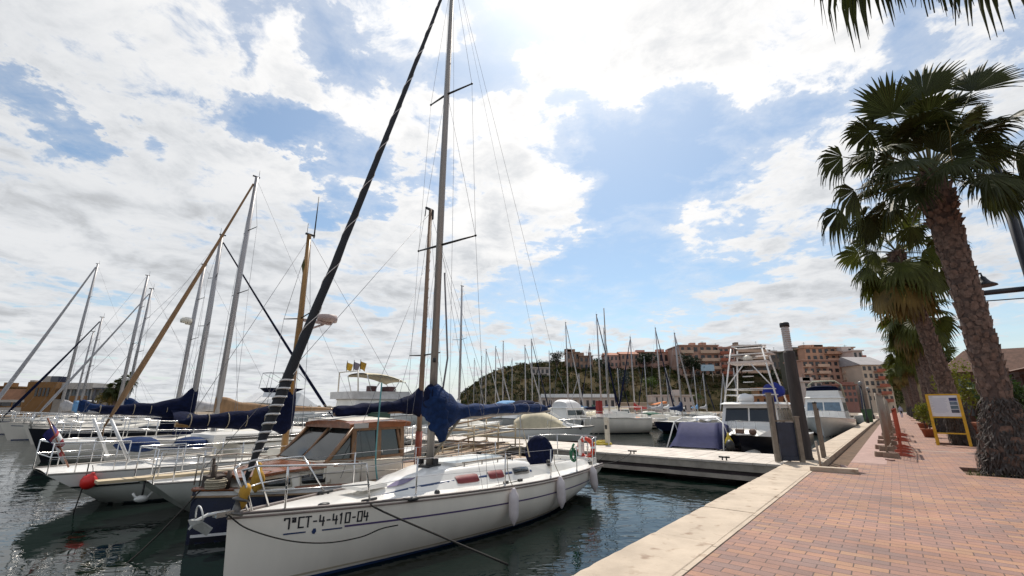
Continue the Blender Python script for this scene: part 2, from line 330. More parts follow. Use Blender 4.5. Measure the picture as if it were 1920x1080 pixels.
# ================================================================ BOATS
class Hull:
    def __init__(s,L,B,fs,fb,rake=.3,over=.2,tr=.6,D=.35,dip=.06,ent=1.9,rise=1.0,tm=.42,p0=3.2,p1=1.5,q=.72):
        s.__dict__.update(locals())
    def half(s,t):
        if t<s.tm: f=s.tr+(1-s.tr)*math.sin(PI/2*t/s.tm)
        else: f=max(0,1-((t-s.tm)/(1-s.tm))**s.ent)
        return s.B/2*f
    def sheer(s,t): return lerp(s.fs,s.fb,t)-s.dip*4*t*(1-t)
    def keel(s,t): return -s.D+(s.D+.18)*max(0,1-t/.45)**2*s.rise
    def x(s,t,h): return lerp(-s.L/2+s.over*h, s.L/2-s.rake*h, t)
    def pt(s,t,h,side=1):
        p=lerp(s.p0,s.p1,t); g=max(0,1-h**p)**s.q
        return Vector((s.x(t,h), side*s.half(t)*g, lerp(s.sheer(t),s.keel(t),h)))
    def at(s,t,z,side=1,off=0.0):
        h=clamp((s.sheer(t)-z)/(s.sheer(t)-s.keel(t)),0,.97)
        p=s.pt(t,h,side)
        if off:
            a=s.pt(min(1,t+.01),h,side)-s.pt(max(0,t-.01),h,side); b=s.pt(t,min(.99,h+.02),side)-s.pt(t,max(0,h-.02),side)
            n=a.cross(b)
            if n.length>1e-9:
                n.normalize()
                if n.y*side<0: n=-n
                p=p+n*off
        return p
    def t_of(s,x): return clamp((x+s.L/2)/s.L)
    def mesh(s,nt=30,nh=9,bottom_z=None):
        mb=MB(); rows=[]
        for i in range(nt+1):
            t=i/nt
            hs=[j/nh for j in range(nh+1)]
            row=[s.pt(t,h,1) for h in hs]+[s.pt(t,h,-1) for h in hs[::-1][1:]]
            rows.append(row)
        mb.grid(rows); mb.add(rows[0],[list(range(len(rows[0])))])
        return mb
    def strip(s,mb,f0,f1,off=.004,t0=.0,t1=1.0,n=36,mi=0,sides=(1,-1)):
        for sd in sides:
            rows=[]
            for i in range(n+1):
                t=lerp(t0,t1,i/n); a=f0(t); b=f1(t)
                rows.append([s.at(t,lerp(a,b,k/2),sd,off) for k in range(3)])
            mb.grid(rows,mi)
    def deck(s,mb,inset=.012,nt=26,camber=.045,drop=.0,mi=0,t0=0,t1=1.):
        rows=[]
        for i in range(nt+1):
            t=lerp(t0,t1,i/nt); hb=max(0,s.half(t)-inset); z=s.sheer(t)-drop
            rows.append([Vector((s.x(t,0)-(.01 if t>.98 else 0),hb*k/4,z+camber*hb*(1-(k/4)**2))) for k in range(4,-5,-1)])
        mb.grid(rows,mi)
    def rail(s,mb,r=.022,dz=.015,inset=.01,n=40,mi=0,t0=0,t1=1,sides=(1,-1)):
        for sd in sides:
            mb.tube([Vector((s.x(t,0),sd*max(0,s.half(t)-inset),s.sheer(t)+dz)) for t in [lerp(t0,t1,i/n) for i in range(n+1)]],r,5,mi)
class Cabin:     # lofted coach roof; stations (x, half width at base, half width at top, height)
    def __init__(s,hull,st,sink=.02): s.h=hull; s.st=sorted(st); s.sink=sink
    def at(s,x):
        S=s.st
        if x<=S[0][0]: return S[0][1:]
        for a,b in zip(S[:-1],S[1:]):
            if x<=b[0]:
                f=(x-a[0])/(b[0]-a[0]); f=f*f*(3-2*f)*.5+f*.5
                return tuple(lerp(a[i],b[i],f) for i in(1,2,3))
        return S[-1][1:]
    def base(s,x): return s.h.sheer(s.h.t_of(x))-s.sink
    PR=((0,0),(.45,.42),(1,.84),(1.0,.93),(.88,.985),(.5,1.03),(0,1.05))
    def ring(s,x):
        wb,wt,h=s.at(x); z=s.base(x); half=[]
        for i,(a,c) in enumerate(s.PR):
            y=lerp(wb,wt,a) if i<3 else wt*(a if i>3 else .965)
            half.append(Vector((x,y,z+h*c)))
        return half+[Vector((p.x,-p.y,p.z)) for p in half[::-1][1:]]
    def mesh(s,mb,n=26,mi=0):
        x0,x1=s.st[0][0],s.st[-1][0]
        rows=[s.ring(lerp(x0,x1,i/n)) for i in range(n+1)]
        mb.grid(rows,mi); mb.add(rows[0],[list(range(len(rows[0])))],mi); mb.add(rows[-1],[list(range(len(rows[0])))],mi)
    def side(s,x,g,sd=1,off=0.0):
        wb,wt,h=s.at(x); f=g/.84
        return Vector((x,sd*(lerp(wb,wt,f)+off),s.base(x)+h*g+off*.3))
    def patch(s,mb,x0,x1,g0,g1,off=.012,n=8,mi=0,sides=(1,-1),slant=0):
        for sd in sides:
            rows=[]
            for i in range(n+1):
                f=i/n; x=lerp(x0,x1,f); e=1-max(0,abs(f-.5)*2-.75)/.25*.22
                gm=(g0+g1)/2; a=gm+(g0-gm)*e; b=gm+(g1-gm)*e
                rows.append([s.side(x,a,sd,-.005),s.side(x,a,sd,off),s.side(x+slant,b,sd,off),s.side(x+slant,b,sd,-.005)])
            mb.grid(rows,mi)
def cover(mb,a,b,prof,mi=0,n=26,seed=0,wr=.10,m=14):
    a=Vector(a); b=Vector(b); ax=(b-a).normalized(); sd=Vector((0,0,1)).cross(ax).normalized(); up=ax.cross(sd)
    rings=[]
    for i in range(n+1):
        f=i/n
        for p,q in zip(prof[:-1],prof[1:]):
            if f<=q[0]+1e-9: g=(f-p[0])/(q[0]-p[0]); g=g*g*(3-2*g); ry,rz,zo=[lerp(p[k],q[k],g) for k in(1,2,3)]; break
        c=a.lerp(b,f)+up*zo; ring=[]
        for j in range(m):
            th=2*PI*j/m; y=math.sin(th)*ry; z=math.cos(th)*rz
            w=1+wr*noise.noise(Vector((f*9,math.sin(th)*1.6,math.cos(th)*1.6+seed)))*1.6
            ring.append(c+sd*y*w+up*z*w)
        rings.append(ring)
    mb.loft(rings,mi,True)
def helix(mb,a,b,rad,pitch,r=.006,mi=0,n_per=14,ph=0):
    a=Vector(a); b=Vector(b); L=(b-a).length; ax=(b-a).normalized(); u=ax.orthogonal().normalized(); v=ax.cross(u)
    pts=[]; l=0; th=ph
    while l<L:
        f=l/L; rr=rad(f)
        pts.append(a+ax*l+(u*math.cos(th)+v*math.sin(th))*rr)
        d=2*PI/n_per; th+=d; l+=pitch(f)*d/(2*PI)
    mb.tube(pts,r,4,mi)
def local_to_world(root,p): 
    Mx=Matrix.Translation(root.location)@Matrix.Rotation(root.rotation_euler[2],4,'Z'); return Mx@Vector(p)
def boat_root(name,label,cat,bow,stern,group=None):
    b=Q(*bow); e=Q(*stern); c=(b+e)/2; d=b-e
    return thing(name,label,cat,(c.x,c.y,WATER),math.atan2(d.y,d.x),group),d.length
def pin(parent,a,b,r,mat,name,n=6):
    mb=MB(); mb.bar(a,b,r,n=n); return mb.build(name,mat,parent)

# ---------------------------------------------------------------- the white sloop in front
boat,LB=boat_root('sailboat','white sloop with navy sail cover, maroon window covers and registration lettering, nearest the quay','sailboat',(2.40,-6.62),(11.7,-7.45))
H=Hull(9.33,2.72,.70,.93,rake=.10,over=.55,tr=.70,D=.38,dip=.03,ent=1.75,rise=1.15,tm=.40,p0=3.6,p1=1.75,q=.70)
o=H.mesh(48,14).build('hull',hullw,boat); fixn(o)
mb=MB(); H.strip(mb,lambda t:-.06+.05*t*0,lambda t:.045+.03*max(0,.35-t)*2,.004,0,.995); o1=mb.build('boot_stripe',stripe_b,boat)
mb=MB(); H.strip(mb,lambda t:.075+.03*max(0,.35-t)*2,lambda t:.10+.03*max(0,.35-t)*2,.004,0,.995); mb.build('waterline_stripe',M('beige_stripe',(.45,.38,.28),.4),boat)
mb=MB(); H.strip(mb,lambda t:-.40,lambda t:-.064,.003,0,.995); mb.build('underwater_paint',anti,boat)
mb=MB(); H.strip(mb,lambda t:H.sheer(t)-.275,lambda t:H.sheer(t)-.25,.004,.0,.855,sides=(1,-1)); mb.build('cove_stripe',stripe_p,boat)
mb=MB(); H.deck(mb,.01,34,.05); mb.build('deck',gel,boat)
mb=MB(); H.rail(mb,.02,.018,.012); mb.build('toe_rail',M('grey_toe_rail',(.16,.13,.12),.5,var=.2),boat)
mb=MB(); H.rail(mb,.014,-.03,-.006); mb.build('rubbing_strake',M('taupe_strake',(.20,.15,.13),.5,var=.2),boat)
C=Cabin(H,[(-1.02,.98,.86,.36),(-.6,.98,.84,.40),(.2,.92,.72,.39),(1.1,.78,.56,.36),(1.9,.58,.36,.26),(2.45,.40,.22,.13),(2.85,.20,.12,.03)])
mb=MB(); C.mesh(mb,44); cab=mb.build('coach_roof',gel,boat)
for (a,b_,mt,nm,gl) in((.62,1.14,redwin,'window',(.30,.66)),(-.06,.36,redwin,'window',(.33,.68)),(-.88,-.36,glass,'window',(.36,.70))):
    for sd in(1,-1):
        mb=MB(); C.patch(mb,a,b_,gl[0],gl[1],.016,10,sides=(sd,)); w=mb.build(nm,mt,cab)
        if mt is redwin and sd==1: w['label']='maroon fabric window cover'
for a,b_ in((.40,.60),(-.32,-.09),(1.18,2.5),(-1.0,-.92)):
    for sd in(1,-1): mb=MB(); C.patch(mb,a,b_,.43,.545 if b_<2 else .53,.008,10,sides=(sd,)); mb.build('side_stripe',stripe_b,cab)
mb=MB(); # oval deck portlight on the cabin front slope
c0=C.ring(2.25)
for sd in(1,-1):
    rows=[]
    for i in range(9):
        f=i/8; x=1.85+f*.5; wd=.055*math.sin(PI*clamp(f,.04,.96)); cp=C.ring(x); p=cp[2]; q=cp[4]; m0=p.lerp(q,.5)
        rows.append([Vector((x,sd*(m0.y+wd),m0.z-.5*wd+.012)),Vector((x,sd*(m0.y-wd),m0.z+.5*wd+.014))])
    mb.grid(rows)
mb.build('portlight',M('mauve_perspex',(.20,.17,.26),.15,var=.1),cab)
# hatch, grab rails, sliding garage
def roofz(x): return C.base(x)+C.at(x)[2]*1.05
mb=MB(); mb.box((.15,0,roofz(.15)+.012),(1.5,.86,.05)); mb.build('hatch_garage',gel,cab)
mb=MB(); mb.box((-.55,0,roofz(-.55)+.02),(.62,.6,.04)); mb.build('sliding_hatch',M('smoked_acrylic',(.03,.03,.035),.1),cab)
mb=MB(); mb.box((2.62,0,H.sheer(H.t_of(2.7))+.15),(.5,.5,.05)); mb.build('fore_hatch',gel,boat)
mb=MB()
for sd in(1,-1):
    pts=[]
    for k in range(4):
        x=.75-k*.45; y=sd*C.at(x)[1]*.82; z=roofz(x)-.02
        mb.bar((x,y,z),(x,y,z+.06),.012)
    mb.tube([(.8-k*.15,sd*C.at(.8-k*.15)[1]*.82,roofz(.8-k*.15)+.045) for k in range(11)],.014)
mb.build('grab_rail',M('grab_rail_grey',(.28,.24,.20),.5),cab)
# cockpit
mb=MB()
for sd in(1,-1):
    mb.loft([[Vector((x,sd*w,zb)),Vector((x,sd*(w+.04),zb+hh)),Vector((x,sd*(w+.22),zb+hh)),Vector((x,sd*(w+.32),zb))] for x,w,zb,hh in((-1.03,.60,.70,.30),(-2.4,.58,.70,.22),(-4.1,.42,.69,.16),(-4.5,.40,.69,.03))],0,False)
mb.build('cockpit_coaming',gel,boat)
mb=MB(); mb.box((-2.7,0,.745),(3.2,1.1,.03)); mb.build('cockpit_sole',M('cockpit_grey',(.35,.34,.32),.7),boat)
mb=MB(); mb.box((-4.66,0,.42),(.05,1.1,.5)); mb.box((-4.6,0,.78),(.16,1.5,.16)); mb.build('transom_locker',gel,boat)
# mast
MX=1.16; ZM=roofz(MX)-.02; MTOP=13.4
mb=MB(); mb.tube([(MX-.0,0,ZM),(MX+.0,0,ZM+6),(MX-.05,0,MTOP)],[.074,.072,.052],14); mast=mb.build('mast',alu,boat)
mb=MB(); mb.box((MX,0,ZM+.02),(.34,.26,.05)); mb.box((MX-.02,.13,ZM+.10),(.10,.05,.10)); mb.box((MX+.1,-.13,ZM+.10),(.10,.05,.10)); mb.build('mast_step',black,mast)
SPR=[(5.60,.84),(9.40,.66)]
for z,w in SPR:
    for sd in(1,-1):
        mb=MB(); mb.tube([(MX,sd*.05,z),(MX-.20*w/.9,sd*w,z+.10)],[.026,.017],6); mb.ball((MX-.20*w/.9,sd*w,z+.10),.028,6,5); mb.build('spreader',black,mast)
mb=MB(); mb.bar((MX+.06,.06,3.1),(MX+.06,.06,3.18),.03); mb.ball((MX-.06,0,12.4),.04); mb.build('deck_light',black,mast)
# boom, sail cover with the bunched head at the mast
BZ=2.02; bo=MB(); bo.bar((MX-.1,0,BZ),(-3.35,.02,BZ+.13),.052,n=10); boom=bo.build('boom',alu,boat)
mb=MB(); cover(mb,(MX+.16,0,BZ+.10),(-3.30,.02,BZ+.20),[(0,.13,.24,.12),(.05,.19,.42,.12),(.12,.20,.31,.02),(.20,.155,.185,.0),(.28,.13,.125,.02),(.55,.12,.115,.02),(.85,.11,.11,.0),(.94,.09,.09,-.02),(1,.03,.04,-.06)],n=60,seed=3,wr=.22,m=20)
cv=mb.build('sail_cover',cblu,boom)
mb=MB()
for f in(.33,.45,.6,.74,.87):
    x=lerp(MX,-3.3,f); mb.torus((x,.02*f,lerp(BZ+.10,BZ+.20,f)+.02),.128,.008,Matrix.Rotation(PI/2,3,'Y'),16,4)
mb.build('cover_tie',M('grey_tie',(.30,.29,.34),.8),boom)
mb=MB(); cover(mb,(MX+.06,.05,BZ+.62),(MX-.22,.10,BZ-.42),[(0,.09,.13,.0),(.3,.19,.22,0),(.7,.16,.20,0),(1,.05,.07,0)],n=20,seed=8,wr=.3); mb.build('bundled_sail',cblu,boom)
mb=MB(); mb.ball((MX+.09,.0,BZ+.42),(.12,.14,.22),10,8,wob=.3,seed=4); mb.tube([(MX+.1,.09,BZ+.6),(MX+.16,.14,BZ+.45),(MX+.1,.13,BZ+.28)],.012); mb.build('head_bag',cnav,boom)
mb=MB(); mb.tube([(-2.2,.1,1.05),(-1.9,.02,BZ+.02),(-2.05,-.1,1.05)],.018); mb.build('mainsheet',rope2,boat); mb=MB(); mb.bar((MX-.1,0,1.35),(.3,0,BZ+.02),.028); mb.build('kicking_strap',rope2,boat)
# forestay with furled genoa
FT=Vector((4.52,0,1.30)); FH=Vector((MX+.08,0,MTOP-.55))
mb=MB()
n=46; rr=lambda f:(.030+.050*sstep(0,.09,f)-.050*max(0,f-.05)**.75)
mb.tube([FT.lerp(FH,i/n)+Vector((0,0,-.10*math.sin(PI*i/n)))+Vector((noise.noise(Vector((i*.35,0,0)))*.012,noise.noise(Vector((i*.35,5,0)))*.012,0)) for i in range(n+1)],[rr(i/n)*(1+.06*noise.noise(Vector((i*.9,2,0)))) for i in range(n+1)],10)
gen=mb.build('furled_genoa',M('black_sun_strip',(.010,.011,.015),.75,var=.3,vs=6),boat)
mb=MB(); sagf=lambda f:-.10*math.sin(PI*f)
def hel(mb,f0,f1,pitch,r,ph=0):
    L=(FH-FT).length; ax=(FH-FT).normalized(); u=ax.orthogonal().normalized(); v=ax.cross(u); pts=[]; l=f0*L; th=ph
    while l<f1*L:
        f=l/L; pts.append(FT+ax*l+Vector((0,0,sagf(f)))+(u*math.cos(th)+v*math.sin(th))*(rr(f)+.004)); th+=2*PI/14; l+=pitch/14
    mb.tube(pts,r,4)
hel(mb,.012,.125,.125,.016); hel(mb,.125,.9,.95,.007,1.0); mb.build('white_spiral_sheet',M('white_sheet_rope',(.62,.60,.58),.8),gen)
mb=MB(); mb.lathe((4.56,0,1.02),[(.03,-.10),(.10,-.09),(.10,-.07),(.05,-.06),(.05,.06),(.10,.07),(.10,.09),(.03,.12)],14,M=Matrix.Rotation(-.30,3,'Y')); mb.bar((4.6,0,.90),FT,.02); mb.build('furling_drum',M('drum_grey',(.13,.12,.11),.4,.4),boat)
mb=MB(); # tan tack cloth and lashings round the drum
mb.ball((4.50,.02,1.16),(.07,.08,.17),10,8,wob=.5,seed=2); mb.build('tack_wrap',yelcloth,boat)
# standing rigging
mb=MB(); wr=.0042
for sd in(1,-1):
    ch=Vector((MX-.35,sd*1.12,.78)); t1=Vector((MX-.187,sd*.84,5.70)); t2=Vector((MX-.147,sd*.66,9.50))
    for a,b_ in((ch,t1),(t1,t2),(t2,(MX-.05,0,MTOP-.1)),((MX-.30,sd*1.06,.78),(MX,sd*.05,5.55)),(t1,(MX,sd*.05,9.35)),((MX-.75,sd*1.1,.78),(MX,sd*.05,5.5))): mb.bar(a,b_,wr,n=4)
    mb.bar((-4.5,sd*.75,.8),(-3.9,0,3.3),wr,n=4)
    mb.tube([(MX-.3,sd*.18,2.0),(MX-.2,sd*.12,8),(MX-.05,sd*.02,13)],.0045,4)
mb.bar((-3.9,0,3.3),(MX-.12,0,MTOP-.02),wr,n=4)
mb.bar((-3.3,.02,BZ+.16),(MX-.12,.02,MTOP-.06),.0032,n=4)
mb.bar((MX+.12,.03,1.25),(MX+.10,.03,MTOP-.3),.0045,n=4); mb.bar((MX-.12,-.03,1.3),(MX-.10,-.03,MTOP-.3),.0045,n=4)
mb.tube([(MX-.10,.08,BZ),(MX-.33,.05,BZ+1.2),(MX-.16,.03,BZ+3)],.02,5)
mb.build('rigging',wire,boat)
# pulpit
mb=MB(); tz=.62; rr2=.0145
for sd in(1,-1):
    d=lambda x:Vector((x,sd*max(.06,H.half(H.t_of(x))-.08),H.sheer(H.t_of(x))+.02))
    top=[Vector((4.62,sd*.10,1.46)),Vector((4.50,sd*.22,1.51)),Vector((4.2,sd*.42,1.50)),Vector((3.72,sd*.66,1.48)),Vector((3.25,sd*.80,1.46))]
    mb.tube(top,rr2,8); mb.bar(top[0],d(4.40),rr2); mb.bar(top[2],d(3.95)+Vector((.1,0,0)),rr2); mb.bar(top[4],d(2.95),rr2)
    mb.tube([Vector((4.42,sd*.16,1.20)),Vector((4.1,sd*.42,1.2)),Vector((3.15,sd*.78,1.17))],.010,6)
mb.build('pulpit',steel,boat)
mb=MB(); mb.tube([(-3.9,1.0,1.40),(-4.5,.86,1.42),(-4.72,.5,1.44)],.014); mb.tube([(-3.9,-1.0,1.40),(-4.5,-.86,1.42),(-4.72,-.5,1.44),(-4.72,.5,1.44)],.014)
for y,x in((1.02,-3.9),(.84,-4.5),(-1.02,-3.9),(-.84,-4.5),(.5,-4.7),(-.5,-4.7)): mb.bar((x,y*.98,.72),(x,y,1.43),.013)
mb.build('pushpit',steel,boat)
for sd in(1,-1):
    for x in(2.25,.38,-1.15,-2.55):
        y=sd*(H.half(H.t_of(x))-.06); z=H.sheer(H.t_of(x)); mb=MB(); mb.bar((x,y,z),(x,y*1.01,z+.60),.013); mb.bar((x,y,z),(x,y,z+.06),.022); mb.build('stanchion',steel,boat)
mb=MB()
for sd in(1,-1):
    for hh in(.59,.32):
        mb.tube([Vector((3.2,sd*.80,.83+hh)),*[Vector((x,sd*(H.half(H.t_of(x))-.055),H.sheer(H.t_of(x))+hh)) for x in(2.25,.38,-1.15,-2.55)],Vector((-3.9,sd*1.0,.70+hh))],.0035,4)
mb.build('guard_wire',wire,boat)
# fairleads, cleats, winches, tracks
for x,y,z in((2.95,.55,.86),(-4.2,.80,.73),(2.95,-.55,.86)):
    mb=MB(); mb.bar((x-.13,y,z+.05),(x+.13,y,z+.05),.022); mb.bar((x-.05,y,z-.02),(x-.05,y,z+.05),.02); mb.bar((x+.05,y,z-.02),(x+.05,y,z+.05),.02); mb.build('cleat',black,boat)
for x,y in((-.85,.42),(-.85,-.42),(-1.9,.82),(-1.9,-.82)):
    mb=MB(); mb.lathe((x,y,roofz(-.85)-.02 if x>-1 else .92),[(.07,0),(.055,.03),(.05,.09),(.065,.12),(.03,.13)],12); mb.build('winch',black,boat)
mb=MB()
for sd in(1,-1):
    mb.box((.4,sd*1.02,.80),(1.5,.03,.03)); mb.box((.1,sd*1.02,.83),(.12,.05,.05)); mb.box((-.35,sd*1.05,.82),(.12,.05,.05))
mb.build('genoa_track',black,boat)
mb=MB(); mb.ball((2.35,.85,.86),(.12,.05,.035),8,5); mb.ball((1.75,.78,.86),(.05,.05,.05),8,5); mb.ball((3.5,.25,.9),(.10,.06,.03),8,5); mb.build('deck_block',black,boat)
# bow roller and lettering
mb=MB(); mb.box((4.66,0,.95),(.30,.08,.03)); mb.box((4.72,.045,.965),(.2,.01,.06)); mb.box((4.72,-.045,.965),(.2,.01,.06)); mb.build('bow_roller',steel,boat)
GL={'7':[[(0,.86),(0,1),(1,1),(1,0)]],'a':[[(.15,.98),(.75,.98),(.75,.62),(.2,.62),(.2,.80),(.75,.80)]],'C':[[(1,1),(0,1),(0,0),(1,0)]],'T':[[(-.05,1),(1.05,1)],[(.5,1),(.5,0)]],'-':[[(.22,.48),(.78,.48)]],
 '4':[[(.05,1),(.05,.42),(1,.42)],[(.82,.8),(.82,0)]],'1':[[(.2,.88),(.45,1),(.45,0)]],'0':[[(0,0),(0,1),(1,1),(1,0),(0,0)]]}
mb=MB(); X0,X1=4.06,2.98; txt='7aCT-4-410-04'; adv=(X0-X1)/len(txt); hgt=.125
def hp(x,zr,o): t=H.t_of(x); return H.at(t,H.sheer(t)-.215+zr,1,o)
for k,chh in enumerate(txt):
    x0=X0-k*adv; cw=adv*.66
    for strk in GL[chh]:
        for (ax_,az_),(bx_,bz_) in zip(strk[:-1],strk[1:]):
            dx=(bx_-ax_)*cw; dz=(bz_-az_)*hgt; l=math.hypot(dx,dz); nx,nz=-dz/l*.0095,dx/l*.0095; ex,ez=dx/l*.0095,dz/l*.0095
            n_=max(1,int(l/.03)); rows=[]
            for q in range(n_+1):
                f=q/n_; px=ax_*cw-ex+(dx+2*ex)*f; pz=az_*hgt-ez+(dz+2*ez)*f
                rows.append([hp(x0-px-nx,pz+nz,.006),hp(x0-px+nx,pz-nz,.006)])
            mb.grid(rows,0,False)
mb.build('registration_lettering',M('lettering_black',(.015,.015,.022),.4),boat)
mb=MB()
for x0,x1 in((4.06,3.80),(3.60,3.34)):
    H.strip(mb,lambda t:H.sheer(t)-.288,lambda t:H.sheer(t)-.270,.005,H.t_of(x1),H.t_of(x0),8,sides=(1,))
t=H.t_of(3.70); mb.add([H.at(t+d,H.sheer(t)-.279+e*.7,1,.006) for d,e in((.003,0),(.001,.05),(-.002,.045),(-.003,-.01),(-.001,-.055),(.002,-.04))],[(0,1,2,3,4,5)])
mb.build('bow_emblem',M('emblem_blue',(.02,.04,.12),.4),boat)
# wheel with its round navy cover
mb=MB(); mb.bar((-2.9,.0,.74),(-2.9,.0,1.12),.07,.05); mb.build('pedestal',gel,boat)
mb=MB(); mb.lathe((-2.82,0,1.10),[(.02,-.15),(.24,-.15),(.37,-.10),(.425,0),(.37,.10),(.24,.14),(.02,.15)],28,M=Matrix.Rotation(PI/2,3,'Y')@Matrix.Rotation(.0,3,'X')); mb.build('wheel_cover',cnav,boat)
mb=MB(); mb.bar((-3.05,-.1,1.05),(-3.05,-.1,1.55),.016); mb.box((-3.0,-.1,1.42),(.08,.2,.16)); mb.build('instrument_pod',gel,boat)
# ---- things that hang on the sloop
def onboat(p): return local_to_world(boat,p)
FENL=['plump off-white fender hanging amidships below the red window covers','off-white fender hanging under the black cabin window of the white sloop','off-white fender hanging near the stern of the white sloop, slightly tilted']
for k,(x,zz,tl) in enumerate(((.33,.50,0),(-1.30,.52,0.04),(-3.35,.52,.16))):
    t=H.t_of(x); y=H.half(t)+.10; ft=thing('fender',FENL[k],'fender',onboat((x,y,zz)),boat.rotation_euler[2],'fenders on the white sloop')
    Mx=Matrix.Rotation(tl,3,'Y'); mb=MB(); mb.lathe((0,0,0),[(.015,-.34),(.03,-.31),(.05,-.27),(.088,-.20),(.095,-.1),(.095,.10),(.088,.18),(.05,.24),(.035,.28),(.015,.30)],16,M=Mx); mb.build('body',fend,ft)
    mb=MB(); mb.tube([Mx@Vector((0,0,.29)),Vector((.0,-.08,.30+.12)),Vector((0,-.14,H.sheer(t)-zz+.3)),Vector((0,-.155,H.sheer(t)-zz+.55))],.008,5); mb.build('lanyard',rope2,ft)
lb=thing('lifebuoy','orange and white horseshoe-style ring lifebuoy on the stern rail of the white sloop','lifebuoy',onboat((-4.74,.45,1.10)),boat.rotation_euler[2]+PI/2-.25)
mb=MB(); mb.torus((0,-.04,0),.25,.062,Matrix.Rotation(PI/2,3,'X'),32,10,seg=lambda f:1 if (f*4)%1<.09 else 0); mb.build('ring',[orangebuoy,stripe_w],lb)
mb=MB(); mb.box((-.17,-.05,.0),(.10,.15,.42)); mb.tube([(-.17,-.05,.2),(-.14,-.05,.27),(-.08,-.05,.22)],.05); mb.build('holder',gel,lb)
# anchor on the bow roller: shank, crown, two flukes, hoop
an=thing('anchor','white roll-bar anchor on the bow roller of the white sloop','anchor',onboat((4.86,0,.95)),boat.rotation_euler[2]); an.scale=(.68,.68,.68)
wm=M('galvanised_white',(.60,.60,.58),.4,.2)
mb=MB(); mb.tube([(-.30,0,.04),(.06,0,.05),(.24,0,-.02),(.32,0,-.14)],[.022,.03,.03,.02],8); mb.build('shank',wm,an)
mb=MB()
for sd in(1,-1): mb.add([Vector(p) for p in((.36,0,.02),(.20,sd*.15,.0),(-.02,sd*.10,-.16),(.02,0,-.30),(.30,0,-.10),(.33,0,.0),(.19,sd*.14,-.025),(-.01,sd*.09,-.185))],[(0,1,2,3,4),(5,4,3,7,6),(0,5,6,1),(1,6,7,2),(2,7,3)],0)
mb.build('fluke',wm,an)
mb=MB(); mb.tube([(.18+.04*math.sin(a),.15*math.cos(a),.0+.22*math.sin(a)) for a in[PI*i/12 for i in range(13)]],.014,6); mb.build('roll_bar',wm,an)
# mooring lines
def line(label,pts,r=.013,mat=rope,sag=0,name='mooring_line',group=None):
    a,b_=Vector(pts[0]),Vector(pts[-1]); 
    if len(pts)==2: pts=[a.lerp(b_,i/14)+Vector((0,0,-sag*4*(i/14)*(1-i/14))) for i in range(15)]
    elif len(pts)<9:
        q=[Vector(p) for p in pts]; q=[q[0]]+q+[q[-1]]; o=[]
        for k in range(1,len(q)-2):
            for i in range(6):
                f=i/6; a0,a1,a2,a3=q[k-1],q[k],q[k+1],q[k+2]; o.append(.5*((2*a1)+(a2-a0)*f+(2*a0-5*a1+4*a2-a3)*f*f+(3*a1-a0-3*a2+a3)*f**3))
        pts=o+[q[-1]]
    mb=MB(); mb.tube(pts,r,6); return tag(mb.build(name,mat),label,'rope',group)
line('taut dark bow line from the white sloop down to the lower edge of the picture',[onboat((2.95,.62,.88)),onboat((2.98,.90,.80)),onboat((2.7,2.9,.40))],.013)
line('slack bow line drooping in a curve across the sloop registration lettering',[onboat((4.70,.08,.96)),onboat((4.5,.20,.78)),onboat((4.1,.45,.60)),onboat((3.7,.68,.52)),onboat((3.3,.86,.53)),onboat((3.05,.98,.60)),onboat((2.9,1.15,.64))],.009)
line('dark stern line from the white sloop up to a pontoon cleat',[onboat((-4.5,.6,.78)),Q(15.35,-7.35,.03)],.012,sag=.18)
line('second stern line dipping towards the water behind the sloop',[onboat((-4.5,-.3,.78)),Q(15.33,-8.3,-.05)],.010,sag=.30)
gc=thing('rope_coil','green rope coil hanging on the stern rail of the white sloop','rope',onboat((-2.62,1.10,1.12)),boat.rotation_euler[2])
mb=MB()
for k in range(6): mb.torus((.02*math.sin(k*2),.012*k-.03,-.02*math.cos(k*3)),.12+.012*(k%3),.012,Matrix.Rotation(PI/2+.1*math.sin(k),3,'X'),18,5)
mb.tube([(0,-.03,.12),(.02,0,.20),(-.01,.02,.25)],.03); mb.build('coil',M('green_rope',(.03,.16,.08),.9,var=.3),gc)
